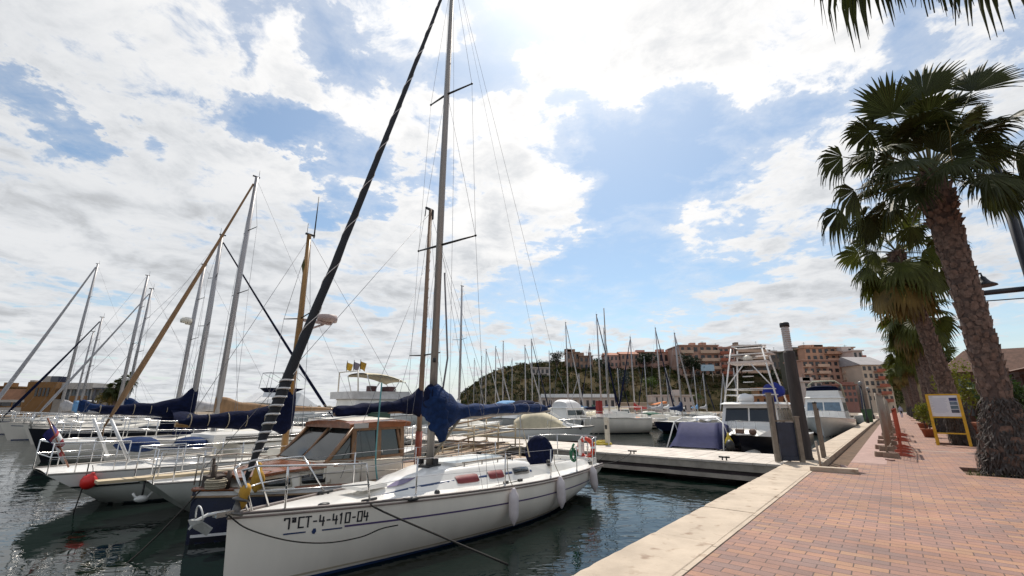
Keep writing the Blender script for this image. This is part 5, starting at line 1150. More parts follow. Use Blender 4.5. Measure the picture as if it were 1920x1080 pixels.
# the palm out of the frame on the right whose fronds hang into the top of the picture
b0=Q(5.9,2.3); tp0=Vector((b0.x,b0.y,8.7)); dirs=[]
for (u,v,Y,R_,dr) in((1592,-50,4.9,1.05,.3),(1540,-75,5.2,.95,.3),(1640,-75,4.7,.95,.3),(1740,-105,4.3,.95,.2),(1815,-115,4.0,.95,.2),(1880,-110,3.9,1.0,.25)):
    p=at(u,v,Y); d=p-tp0; l=d.length; dirs.append((math.atan2(d.y,d.x),math.atan2(d.z,math.hypot(d.x,d.y))+.25,max(.6,l-.55),R_,dr+.45))
palm('palm standing closest to the viewer, only its hanging frond tips showing at the top edge',b0,tp0,.43,9,dirs,nrand=12,pl=1.1,Rr=1.0,dead=0,nseg=40,skirt=False,rlo=45)
tp2=at(1680,470,Q(28.3,2.15).y-.6)
p2=palm('second palm in the row with olive crown and yellowing skirt, behind the notice board',Q(28.3,2.15),tp2,.30,21,(),nrand=26,pl=1.45,Rr=1.2,green=frond2,dead=13,deadlen=1.3,nseg=30,rlo=-40)
p3b=Q(39.5,2.2); p3=palm('third palm in the row with broad drooping olive crown',p3b,Vector((p3b.x-.3,p3b.y,7.9)),.32,33,(),nrand=30,pl=1.4,Rr=1.2,green=frond2,dead=12,nseg=24,rlo=-55,skirt=True)
ORD=['fourth','fifth','sixth','seventh','eighth','ninth','tenth']
for i,(s,t) in enumerate(PITS[3:]):
    p=Q(s,t); src=(p3,p2)[i%2]; sc=.92+.12*random.Random(i).random(); dup(src,(p.x,p.y,0),i*1.9+.8,f'{ORD[i]} palm from the viewer in the promenade row',scale=(1,1,sc*(1.0 if src is p3 else .86)))
# ================================================================ PROMENADE FURNITURE
def leafclump(mb,c,rad,n,size,rg,mi=0,flat=1.0,up=.3):
    c=Vector(c)
    for _ in range(n):
        while True:
            q=Vector((rg.uniform(-1,1),rg.uniform(-1,1),rg.uniform(-1,1)))
            if .25<q.length<1: break
        p=c+Vector((q.x*rad[0],q.y*rad[1],q.z*rad[2])); a=Vector((rg.uniform(-1,1),rg.uniform(-1,1),rg.uniform(-.6,1)+up)).normalized(); b_=a.orthogonal().normalized(); b_=(Matrix.Rotation(rg.uniform(0,6.28),3,a)@b_); s_=size*rg.uniform(.6,1.3)
        mb.add([p,p+a*s_*.5+b_*s_*.22,p+a*s_,p+a*s_*.5-b_*s_*.22],[(0,1,2,3)],mi)
terra=M('terracotta',(.30,.10,.05),.8,var=.2,vs=5,bump=.2); shrubg=leafmat('shrub_leaf',(.06,.10,.015),.35,vs=4); shrubd=leafmat('dark_shrub_leaf',(.035,.06,.016),.25,vs=4); shruby=leafmat('yellow_green_leaf',(.14,.15,.02),.35,vs=4)
def planter(label,p,w,h,sh,mat,seed,n=520):
    rg=random.Random(seed); r=thing('potted_shrub',label,'potted shrub',p,ANG_S,'potted shrubs beside the palms')
    mb=MB(); mb.lathe((0,0,0),[(.02,0),(w*.36,0),(w*.5,h*.82),(w*.55,h*.84),(w*.56,h),(w*.48,h),(w*.46,h*.9),(.02,h*.88)],18); mb.build('pot',terra,r)
    mb=MB()
    for k in range(5): mb.bar((rg.uniform(-.1,.1),rg.uniform(-.1,.1),h*.85),(rg.uniform(-.5,.5)*w,rg.uniform(-.5,.5)*w,h+sh*rg.uniform(.5,.9)),.02,.008,n=5)
    mb.build('stem',bark,r)
    mb=MB()
    for k in range(9): leafclump(mb,(rg.uniform(-.42,.42)*w,rg.uniform(-.42,.42)*w,h+sh*rg.uniform(.2,.85)),(w*.36,w*.36,sh*.26),n//9,.16,rg,up=.5)
    mb.build('foliage',mat,r)
def planP(u,v,s): p=onS(u,v,s); return Vector((p.x,p.y,0))
planter('tall bright green shrub in a terracotta pot just right of the notice board',planP(1815,790,30.0),1.3,.9,2.7,shruby,1,1300)
planter('dark green shrub in an orange terracotta pot right of the thick palm trunk',planP(1922,800,19.6),1.3,.85,1.45,shrubd,2,1100)
planter('small yellow-green shrub in dark pot left of the notice board',Q(33.8,1.25),.6,.45,1.3,shruby,4,420)
planter('smaller yellow-green shrub farther along beside the palm row',Q(45,1.45),.6,.45,1.1,shruby,5,300)
# soil in the tree pits
for i,(s,t) in enumerate(PITS):
    mb=MB(); n=8
    mb.grid([[Q(s-PH+.01+(2*PH-.02)*a/n,t-PH+.01+(2*PH-.02)*b_/n,-.10+.05*noise.noise(Vector((a*.9+i*7,b_*.9,0)))) for b_ in range(n+1)] for a in range(n+1)]); tag(mb.build('tree_pit_soil',dirt),kind='structure')
rg=random.Random(5); mb=MB()
for _ in range(420):
    p=Q(16.85+rg.uniform(-.9,.9),2.05+rg.uniform(-.9,.9),-.10); a=rg.uniform(0,6.28); h=rg.uniform(.06,.16); d=Vector((math.cos(a),math.sin(a),0)); mb.add([p-d*.008,p+d*.008,p+Vector((rg.uniform(-.05,.05),rg.uniform(-.05,.05),h))],[(0,1,2)])
tag(mb.build('grass',leafmat('short_grass',(.07,.10,.02),.3)),'short green grass growing in the square pit of the nearest palm','grass',kind='stuff')
# notice board
nb=thing('notice_board','yellow framed notice board with white text panel and a strip of dark pictures','notice board',Q(27.2,1.72),ANG_S-PI/2-.12)
W2=.50                                # local x runs to the right of the walk, y runs away from us
for sd in(-1,1):
    mb=MB(); x=sd*W2; mb.box((x,-.16,1.05),(.095,.095,2.14)); mb.box((x,.22,.42),(.06,.06,.86),rx=.45); mb.box((x,.02,.45),(.05,.40,.05)); mb.build('leg',yel,nb)
mb=MB(); mb.box((0,-.16,2.10),(1.0-.075,.06,.06)); mb.box((0,-.16,1.16),(1.0-.075,.06,.06)); mb.box((0,-.16,.50),(1.0-.075,.05,.05)); mb.build('cross_bar',yel,nb)
mb=MB(); mb.box((0,-.16,1.63),(.92,.03,.87)); pn=mb.build('panel',M('white_board',(.70,.71,.74),.35,var=.03),nb)
mb=MB()
for k in range(15): mb.box((-.14-.02*(k%3),-.178,1.94-k*.042),(.50-.05*(k%4==2)-.12*(k%5==4),.004,.012))
mb.box((-.36,-.178,2.01),(.10,.004,.03)); mb.build('text_lines',M('faded_print',(.46,.49,.58),.6,var=.1),pn)
for k,(z,h,c) in enumerate(((1.90,.13,(.03,.04,.14)),(1.74,.14,(.12,.17,.22)),(1.57,.14,(.10,.16,.20)),(1.41,.13,(.06,.07,.10)))):
    mb=MB(); mb.box((.30,-.178,z),(.24,.006,h)); mb.build('picture',M('board_picture',c,.4,var=.5,vs=14),pn)
# site fence panels seen end-on, their concrete feet, red barriers
fm_=M('galvanised_fence',(.30,.25,.20),.6,.2,var=.15); cf=M('concrete_foot',(.27,.19,.14),.9,var=.2,bump=.3)
def fence(label,s0,t0,s1,t1):
    a=Q(s0,t0); b_=Q(s1,t1); d=b_-a; L_=d.length; r=thing('site_fence',label,'fence panel',a,math.atan2(d.y,d.x),'site fence panels along the dug-up strip')
    for x in(0,L_): mb=MB(); mb.bar((x,0,.12),(x,0,2.05),.024,n=8); mb.build('post',fm_,r)
    mb=MB(); mb.bar((0,0,2.03),(L_,0,2.03),.02); mb.bar((0,0,.25),(L_,0,.25),.02); mb.build('rail',fm_,r)
    mb=MB(); n=int(L_/.09)
    for i in range(1,n): mb.bar((L_*i/n,0,.25),(L_*i/n,0,2.03),.0045,n=4)
    for k in range(1,8): mb.bar((0,.006,.25+k*.222),(L_,.006,.25+k*.222),.0045,n=4)
    mb.build('mesh',fm_,r); return r
FL=['nearest','second','third','fourth','fifth','sixth','seventh','eighth']
rg=random.Random(2); s=19.6
for i in range(8):
    fence(f'{FL[i]} grey mesh fence panel on concrete feet beside the dug-up strip',s,-.40+.10*(i%2),s+3.4,-.30-.06*(i%3)); 
    nb_=3 if i<2 else 2
    for k in range(nb_):
        q=Q(s-.1+k*.30*(1 if i==0 else .5)+rg.uniform(-.05,.05),-.38-.22*(k%2)+rg.uniform(-.08,.08),.075 if k<2 else .24); mb=MB(); e=.02
        w_,l_,h_=.26,.40,.16
        mb.hexa([(-l_/2,-w_/2,-h_/2),(l_/2,-w_/2,-h_/2),(l_/2,w_/2,-h_/2),(-l_/2,w_/2,-h_/2),(-l_/2+e,-w_/2+e,h_/2),(l_/2-e,-w_/2+e,h_/2),(l_/2-e,w_/2-e,h_/2),(-l_/2+e,w_/2-e,h_/2)])
        mb.box((-.15,0,h_/2+.004),(.06,.06,.012)); mb.box((.15,0,h_/2+.004),(.06,.06,.012))
        o=mb.build('concrete_foot',cf); o.location=q; o.rotation_euler=(0,0,ANG_S+PI/2+rg.uniform(-.25,.25)); tag(o,f'brown concrete fence foot, {["lower","second","upper"][k]} block at the {FL[i]} mesh panel','fence foot','concrete fence feet')
    s+=3.55
redp=M('red_barrier_plastic',(.42,.075,.035),.5,var=.15)
for i,s in enumerate((20.3,23.2,29,34)):
    r=thing('barrier',f'{["nearest","second","third","farthest"][i]} red plastic barrier standing along the mesh fence','barrier',Q(s,-.05+.04*i),ANG_S,'red plastic barriers along the site fence')
    mb=MB(); mb.box((0,0,1.0),(.05,.05,1.0)); mb.box((2.0,0,1.0),(.05,.05,1.0)); mb.box((1,0,1.47),(2.05,.045,.10)); mb.box((1,0,.55),(2.05,.045,.08))
    for k in range(7): mb.box((.25+k*.25,0,1.0),(.05,.035,.9))
    mb.build('panel',redp,r)
    for x in(.2,1.8): mb=MB(); mb.hexa([(x-.06,-.36,0),(x+.06,-.36,0),(x+.06,.36,0),(x-.06,.36,0),(x-.04,-.10,.10),(x+.04,-.10,.10),(x+.04,.10,.10),(x-.04,.10,.10)]); mb.box((x,0,.30),(.06,.05,.45)); mb.build('foot',redp,r)
# kerb block and a low heap at the start of the trench
mb=MB(); mb.box((0,0,.055),(.24,1.0,.11)); o=mb.build('kerb_block',coping); o.location=Q(14.42,-1.42,.002); o.rotation_euler=(0,0,ANG_S+.06); tag(o,'loose sandstone block lying across the end of the dug-up strip','stone block')
rg=random.Random(8)
for k in range(9):
    mb=MB(); mb.box((0,0,0),(.28,.14,.055)); o=mb.build('loose_paver',(paver2,terra)[k%3==0]); o.location=Q(14.85+rg.uniform(0,1.1),-1.62+rg.uniform(-.1,.5),-.10+.03*k*.5); o.rotation_euler=(rg.uniform(-.4,.4),rg.uniform(-.4,.4),rg.uniform(0,3)); tag(o,'loose reddish paver in the little heap at the start of the dug-up strip','paver','loose pavers in the heap')
# pontoon gate: weathered posts, dark panel, and the dark lamp pile beside it
gpost=M('weathered_gate_post',(.20,.165,.13),.8,var=.25,vs=5,bump=.3); gdark=M('dark_blue_gate_panel',(.018,.024,.045),.4,var=.3,vs=3)
gp_=ray(1483,867); gk=-CAMZ/gp_.z; gt=thing('pontoon_gate','weathered pontoon gate with uneven posts and dark blue panel at the head of the pontoon','gate',(gp_.x*gk,gp_.y*gk,0),-.12)
for x,y,w,h in((-.36,0,.12,1.98),(.33,0,.12,1.28),(-.20,.16,.08,1.9),(.05,.18,.06,1.15)):
    mb=MB(); mb.box((x,y,h/2+.012),(w,w,h)); mb.box((x,y,h+.022),(w+.03,w+.03,.03)); mb.build('post',gpost,gt)
mb=MB(); mb.box((.02,.06,.60),(.50,.05,1.08)); mb.box((.02,.02,.10),(.46,.03,.12)); mb.build('panel',gdark,gt)
mb=MB(); mb.box((.02,.06,1.18),(.56,.07,.05)); mb.build('rail',gpost,gt)
mb=MB(); mb.box((-.27,.08,1.2),(.10,.05,1.35)); mb.build('side_board',M('dark_slate_board',(.035,.035,.05),.6,var=.3),gt)
lp=thing('lamp_pile','dark round pile topped by a pale ribbed lamp beside the pontoon gate','lamp post',Q(17.15,-2.36),0)
mb=MB(); mb.lathe((0,0,0),[(.22,0),(.22,.06),(.195,.08),(.185,1.6),(.172,3.30),(.15,3.36),(.05,3.38)],20); mb.build('pile',M('tarred_pile',(.040,.031,.028),.75,var=.4,vs=4,bump=.4,bs=18,stretch=(2,2,.3)),lp)
mb=MB(); prof=[(.05,3.36),(.125,3.37)]
for k in range(11): z=3.40+k*.068; prof+=[(.125,z),(.125,z+.040),(.11,z+.046),(.11,z+.062)]
prof+=[(.125,4.16),(.125,4.18)]; mb.lathe((0,0,0),prof,18); mb.build('lamp_shade',M('ribbed_pale_shade',(.45,.42,.41),.5,var=.1),lp)
mb=MB(); mb.lathe((0,0,0),[(.02,4.17),(.145,4.18),(.145,4.30),(.12,4.33),(.02,4.34)],18); mb.build('cap',black,lp)
for k,(s,t,h,r_,lab) in enumerate(((18.0,-1.99,1.7,.05,'weathered post just beyond the dark lamp pile'),(18.5,-2.0,1.5,.04,'second thinner weathered post beyond the dark lamp pile'))):
    p=thing('timber_post',lab,'post',Q(s,t),ANG_S); mb=MB(); mb.box((0,0,h/2),(r_*2,r_*2,h)); mb.build('shaft',gpost,p); mb=MB(); mb.lathe((0,0,h),[(r_*1.5,0),(r_*1.5,.03),(.01,.07)],8); mb.build('cap',black,p)
p=thing('metal_stake','thin pale metal stake standing in the dug-up strip','stake',Q(14.95,-1.75,0),0); mb=MB(); mb.tube([(0,0,-.15),(.0,0,.3),(-.02,0,.70)],.028,8); mb.build('shaft',M('pale_stake',(.33,.26,.20),.6),p)
# things on the pontoon
hc=thing('hose_coil','flat heap of yellow hose on the pontoon','hose',Q(18.2,-10.0,-.004),0); mb=MB()
for k in range(8): mb.torus((.03*math.sin(k*2),.03*math.cos(k*3),.03+k*.017),.26-.015*(k%3)+.10*(k<4),.022,Matrix.Rotation(.05*math.sin(k),3,'X'),22,5)
mb.build('hose',M('yellow_hose',(.50,.40,.04),.6,var=.15),hc)
pd=thing('service_pedestal','pale upright service pedestal beside the yellow hose on the pontoon','pedestal',Q(18.1,-9.7,-.004),ANG_S); mb=MB(); mb.box((0,0,.5),(.16,.16,1.0)); mb.hexa([(-.10,-.10,1.0),(.10,-.10,1.0),(.10,.10,1.0),(-.10,.10,1.0),(-.08,-.08,1.16),(.08,-.08,1.10),(.08,.08,1.10),(-.08,.08,1.16)]); mb.build('body',M('pale_pedestal',(.50,.46,.38),.6,var=.1),pd); mb=MB(); mb.box((-.085,0,.75),(.012,.10,.16)); mb.build('socket',black,pd)
rb_=thing('dinghy','low dark red dinghy bow tied behind the pontoon beside the yellow hose','dinghy',Q(19.6,-10.9,WATER),AWAY+.4); mb=MB(); hh_=Hull(2.6,1.2,.5,.68,rake=.5,over=.05,tr=.8,D=.15); fixn(hh_.mesh(12,6).build('hull',M('dark_red_hull',(.20,.02,.03),.4),rb_)); mb=MB(); hh_.deck(mb,.05,8,.0,drop=.12); mb.build('floor',pontdark,rb_)
for k,(s,t) in enumerate(((15.5,-7.35),(15.5,-4.3),(15.5,-11.0))):
    c=thing('cleat',['black cleat on the pontoon edge holding the sloop stern line','black cleat on the pontoon edge near the gate','black cleat on the pontoon edge behind the sloop'][k],'cleat',Q(s,t,-.004),ANG_S,'pontoon cleats'); mb=MB(); mb.bar((-.02,-.16,.09),(-.02,.16,.09),.026); mb.bar((-.02,-.06,0),(-.02,-.06,.09),.022); mb.bar((-.02,.06,0),(-.02,.06,.09),.022); mb.build('horn',black,c)
gb=thing('litter_bin','green litter bin at the quay edge beyond the cabin cruiser','bin',Q(62,-2.25),ANG_S); mb=MB(); mb.hexa([(-.4,-.35,0),(.4,-.35,0),(.4,.35,0),(-.4,.35,0),(-.5,-.45,1.25),(.5,-.45,1.25),(.5,.45,1.25),(-.5,.45,1.25)]); mb.build('body',M('bin_green',(.03,.09,.035),.5,var=.2),gb); mb=MB(); mb.box((0,0,1.31),(1.08,.98,.10)); mb.build('lid',M('bin_lid',(.02,.05,.025),.5),gb)
for s,lab in((58,'slim dark lamp pole at the quay edge by the green bin'),(76,'farther slim dark lamp pole at the quay edge')):
    l=thing('lamp_post',lab,'lamp post',Q(s,-2.2),0); mb=MB(); mb.lathe((0,0,0),[(.14,0),(.14,.5),(.08,.6),(.06,3.6)],10); mb.build('pole',black,l); mb=MB(); mb.lathe((0,0,0),[(.05,3.6),(.16,3.65),(.2,3.95),(.05,4.1)],12); mb.build('lamp_head',M('lamp_grey',(.2,.2,.2),.4),l)
# tall steel post with a side beam and bell lamp, right of the big palm
dk=M('dark_painted_steel',(.020,.022,.030),.5,.2,var=.2)
pp=at(1903,430,13.4); pz=at(1920,540,13.4).z; top=at(1885,372,13.4).z+1.6
po=thing('steel_post','tall dark steel post with side beam right of the nearest palm','post',(pp.x,pp.y,0),0)
mb=MB(); mb.bar((0,0,0),(0,0,top),.125,n=14); mb.box((0,0,.02),(.4,.4,.04)); mb.build('post',dk,po)
lx=at(1790,552,14.2)-Vector((pp.x,pp.y,0)); mb=MB(); mb.bar((.15,0,pz+.02),(lx.x,lx.y,pz-.06),.085,n=10); mb.build('beam',dk,po)
mb=MB(); mb.bar((0,0,pz-.30),(lx.x,lx.y,pz-.30),.018); mb.bar((0,0,pz+1.5),(.5,-.05,pz+.4),.02); mb.build('tie_rod',dk,po)
mb=MB(); mb.bar((.35,.1,0),(.35,.1,top-.5),.05); mb.build('stay',dk,po)
q=at(1843,527,13.0); bl=thing('bell_lamp','black bell-shaped lamp on a short arm above the dark beam','lamp',q,0); mb=MB(); mb.lathe((0,0,0),[(.30,-.16),(.29,-.13),(.16,-.04),(.10,.06),(.08,.12),(.03,.16)],18); mb.build('lamp_shade',dk,bl); mb=MB(); mb.tube([(0,0,.14),(0,0,.24),(-.25,.1,.24),(-.6,.3,.24)],.03,6); mb.build('arm',dk,bl)
# terrace with tiled roof behind the palms
tile=M('brown_roof_tile',(.15,.08,.055),.8,var=.3,vs=3,bump=.5,bs=6); wood=M('dark_terrace_timber',(.045,.025,.018),.7,var=.3)
te=thing('terrace_building','restaurant terrace with brown tiled roof and dark timber posts behind the palms','building',Q(34,4.9),ANG_S)
L_=34; mb=MB(); rows=[]
n=90
for i in range(n+1):
    x=L_*i/n; w=.05*abs(math.sin(PI*i/1)) if 0 else .05*(i%2)
    rows.append([Vector((x,-f*5.2,3.35+1.35*f+w)) for f in(0,.25,.5,.75,1)])
mb.grid(rows,0,False); mb.build('roof',tile,te)
mb=MB(); mb.box((L_/2,-.2,3.17),(L_,.16,.28)); 
for k in range(30): mb.box((.4+k*1.15,-.6,3.30),(.10,1.5,.12),rx=.26*-1)
mb.build('eave_beam',wood,te)
for k in range(8): mb=MB(); mb.box((.3+k*4.7,-.25,1.52),(.22,.22,3.02)); mb.build('post',wood,te)
mb=MB(); mb.box((L_/2,-4.9,1.7),(L_,.25,3.4)); mb.build('back_wall',M('orange_rendered_wall',(.36,.13,.05),.85,var=.15),te)
for k in range(9): mb=MB(); mb.box((2+k*3.7,-4.74,1.5),(1.7,.06,2.3)); mb.build('window',M('terrace_glass',(.10,.12,.13),.15) if k==0 else bpy.data.materials['terrace_glass'],te)
te2=thing('roof_kiosk','brown two-storey kiosk roof showing between the palm trunks','building',Q(58,7.5),ANG_S)
mb=MB(); mb.box((0,0,2.2),(9,7,4.4)); mb.build('wall',M('kiosk_brown',(.14,.075,.055),.85,var=.25,vs=2),te2); mb=MB(); mb.hexa([(-5,-4,4.4),(5,-4,4.4),(5,4,4.4),(-5,4,4.4),(-3,-2,6.3),(3,-2,6.3),(3,2,6.3),(-3,2,6.3)]); mb.build('roof',tile,te2)
for k in range(5):
    for z in(1.4,3.3): mb=MB(); mb.box((-4.52,-2.6+k*1.3,z),(.06,.8,1.1)); mb.build('window',bpy.data.materials['terrace_glass'],te2)
# two walkers far down the promenade
def person(label,p,rz,cols,seed):
    rg=random.Random(seed); r=thing('person',label,'person',p,rz)
    V=[(0,0,.95),(0,0,1.15),(0,0,1.38),(0,0,1.48),(0,.02,1.60),(0,.02,1.72),(.09,0,.92),(.12,.10,.50),(.12,.06,.08),(.12,.18,.04),(-.09,0,.92),(-.12,-.12,.50),(-.12,-.26,.10),(-.12,-.16,.05),(.19,0,1.38),(.25,-.04,1.12),(.25,.06,.90),(-.19,0,1.38),(-.25,.04,1.12),(-.25,.10,.90),(.25,.08,.80),(-.25,.12,.80)]
    E_=[(0,1),(1,2),(2,3),(3,4),(4,5),(0,6),(6,7),(7,8),(8,9),(0,10),(10,11),(11,12),(12,13),(2,14),(14,15),(15,16),(2,17),(17,18),(18,19),(16,20),(19,21)]
    rad=[.14,.13,.15,.06,.10,.085,.095,.065,.045,.035,.095,.065,.045,.035,.06,.045,.035,.06,.045,.035,.03,.03]
    me=bpy.data.meshes.new('body'); me.from_pydata(V,E_,[]); o=bpy.data.objects.new('body',me); COL.objects.link(o); o.parent=r
    md=o.modifiers.new('skin','SKIN'); 
    if not me.skin_vertices: 
        bm=bmesh.new(); bm.from_mesh(me); bm.verts.layers.skin.verify(); bm.to_mesh(me); bm.free()
    for i,sv in enumerate(me.skin_vertices[0].data): sv.radius=(rad[i],rad[i]); sv.use_root=(i==0)
    sb_=o.modifiers.new('sub','SUBSURF'); sb_.levels=1; sb_.render_levels=2; me.materials.append(M('clothes_'+str(seed),cols[0],.85,var=.2))
    mb=MB(); mb.lathe((0,0,0),[(.155,.62),(.17,.80),(.15,1.0)],12); mb.ball((0,-.02,1.70),(.10,.11,.09),10,6); mb.build('hair',M('hair_'+str(seed),(.03,.02,.015),.8),r)
person('person in dark clothes walking away at the far end of the promenade',Q(98,.0),ANG_S-PI/2,[(.03,.03,.04)],1)
person('person in pale blue top beside the far palm trunks',Q(90,.75),ANG_S-PI/2+.3,[(.30,.32,.42)],2)
# ================================================================ FAR SHORE
shore=108.0
mb=MB(); mb.quad(Q(shore,TE,-.02),Q(shore,-112,-.02),Q(400,-112,-.02),Q(400,TE,-.02)); mb.quad(Q(shore,TE,-3),Q(shore,-112,-3),Q(shore,-112,-.02),Q(shore,TE,-.02)); mb.quad(Q(shore,-112,-3),Q(400,-112,-3),Q(400,-112,-.02),Q(shore,-112,-.02)); tag(mb.build('far_shore_ground',dryland),kind='structure')
RID=[(835,771),(850,757),(862,742),(880,724),(900,711),(920,698),(945,690),(985,682),(1040,678),(1100,677),(1160,672),(1220,668),(1280,664),(1340,661),(1420,664),(1500,668),(1580,680),(1660,694),(1760,700),(1900,705)]
def ridge(u):
    for a,b_ in zip(RID[:-1],RID[1:]):
        if u<=b_[0]: return lerp(a[1],b_[1],(u-a[0])/(b_[0]-a[0]))
    return RID[-1][1]
YF,YR=155.,225.
def hillz(u,f):                           # f 0 foot .. 1 ridge
    zr=at(u,ridge(u),YR).z
    return max(-.5,zr*(f**.8)*(1+.10*noise.noise(Vector((u*.02,f*3,0)))*(1-f)))+.9*noise.noise(Vector((u*.05,f*7,2)))*min(1,zr/6)
def hillp(u,f):
    Y=lerp(YF,YR,f); p=at(u,760,Y); return Vector((p.x,Y,hillz(u,f)))
mb=MB(); us=[835+i*8 for i in range(134)]; rows=[]
for i in range(19):
    f=i/16
    rows.append([hillp(u,min(f,1)) if f<=1 else hillp(u,1)+Vector((0,(f-1)*300,-(f-1)*60)) for u in us])
mb.grid(rows)
hm=M('dry_hillside',(.034,.037,.015),.95,spec=.02,var=.5,vs=.09,bump=0,detail=9,col2=(.085,.064,.034)); tag(mb.build('hill',hm),kind='structure')
rg=random.Random(6); mb=MB()
for i in range(3000):
    u=rg.uniform(862,1700); f=rg.random()**.8
    p=hillp(u,f); 
    if p.z<.8: continue
    if 1390<u<1500 and f<.35 and rg.random()<.6: continue
    sz=rg.uniform(.5,1.5)*(1 if u>960 else .7); leafclump(mb,p+Vector((0,0,sz*.3)),(sz,sz*.8,sz*.55),int(14+sz*10),.75,rg,mi=0 if rg.random()<.6 else (1 if rg.random()<.6 else 2),up=.6)
tag(mb.build('hillside_scrub',[leafmat('scrub_dark',(.028,.038,.012),.1,vs=.2,rough=.95,spec=.02),leafmat('scrub_olive',(.062,.068,.022),.1,vs=.2,rough=.95,spec=.02),leafmat('scrub_brown',(.10,.068,.032),.1,vs=.2,rough=.95,spec=.02)]),'dense olive and brown scrub covering the hillside','scrub',kind='stuff')
darkleaf=leafmat('dark_pine_leaf',(.018,.028,.012),.15,vs=.4); brightleaf=leafmat('bright_tree_leaf',(.055,.085,.015),.3,vs=.4)
def tree(label,u,vb,vt,w,Y,mat,seed,group='trees on and below the hill',kind='tree'):
    rg=random.Random(seed); b_=at(u,vb,Y); t=at(u,vt,Y); h=t.z-b_.z; r=thing(kind,label,'tree',b_,rg.uniform(0,6),group); rw=w/F*Y/2
    mb=MB(); mb.tube([(0,0,-1),(rg.uniform(-.2,.2),0,h*.35),(rg.uniform(-.4,.4),rg.uniform(-.3,.3),h*.75)],[h*.035,h*.028,h*.012],7)
    for k in range(5): a=k*1.3; mb.tube([(0,0,h*(.3+.06*k)),(math.cos(a)*rw*.5,math.sin(a)*rw*.5,h*(.5+.07*k))],[h*.016,h*.006],5)
    mb.build('trunk',bark,r)
    mb=MB()
    for k in range(16):
        a=rg.uniform(0,6.28); q=rg.random()**.5*.72; z=h*rg.uniform(.42,.86); leafclump(mb,(math.cos(a)*rw*q,math.sin(a)*rw*q,z),(rw*.40,rw*.40,h*.14),70,max(.35,rw*.17),rg,up=.3)
    mb.build('crown',mat,r)
tree('dark round pine on the skyline left of the ruined brown building',1044,692,657,30,205,darkleaf,1)
tree('broad dark tree in the middle of the skyline below the pink row houses',1212,696,660,46,195,darkleaf,2)
tree('large dark pine in front of the big brick apartment block',1298,712,661,50,180,darkleaf,3)
tree('dark tree on the slope left of the teal shaded gully',1135,700,672,34,195,darkleaf,4)
tree('dark tree under the flat-roofed apartment block',1392,706,676,34,180,darkleaf,5)
tree('bright green tree low on the slope behind the white hut',1222,744,706,34,165,brightleaf,6)
tree('bright green bushy tree below the orange retaining wall',1305,758,736,24,150,brightleaf,7)
tree('dark green tree beside the terraced apartments',1462,730,696,40,170,darkleaf,8)
tree('tall dark tree in the gully right of the blue-roofed hall',1172,742,690,26,170,leafmat('bluish_leaf',(.015,.035,.038),.1),9)
tree('round dark tree in front of the terraced brick apartments',1578,715,686,36,140,darkleaf,10)
tree('second round dark tree in front of the terraced brick apartments',1552,712,688,26,141,darkleaf,11)
# ------------------------------------------------ buildings
brick=M('salmon_brick',(0.401,0.236,0.177),.85,var=.2,vs=.25); brick2=M('orange_brick',(0.425,0.254,0.171),.85,var=.18,vs=.25); ruinm=M('brown_ruin_stone',(0.283,0.177,0.130),.95,var=.35,vs=.4); rosem=M('rose_render',(0.472,0.283,0.236),.85,var=.15,vs=.3); beige=M('beige_render',(0.531,0.425,0.330),.85,var=.12,vs=.3); greyd=M('dark_grey_facade',(0.142,0.112,0.094),.85,var=.2,vs=.3); palew=M('pale_render',(0.496,0.425,0.389),.85,var=.1,vs=.3); rooft=M('terracotta_roof',(0.354,0.153,0.094),.85,var=.25,vs=.5); rfgrey=M('grey_slate_roof',(.30,.28,.28),.8,var=.12,vs=.5); winm=M('far_window',(.035,.032,.035),.2,var=.4,vs=.5); balm=M('balcony_parapet',(0.519,0.366,0.271),.85,var=.12,vs=.4); balr=M('red_balcony',(.32,.10,.06),.85,var=.15)
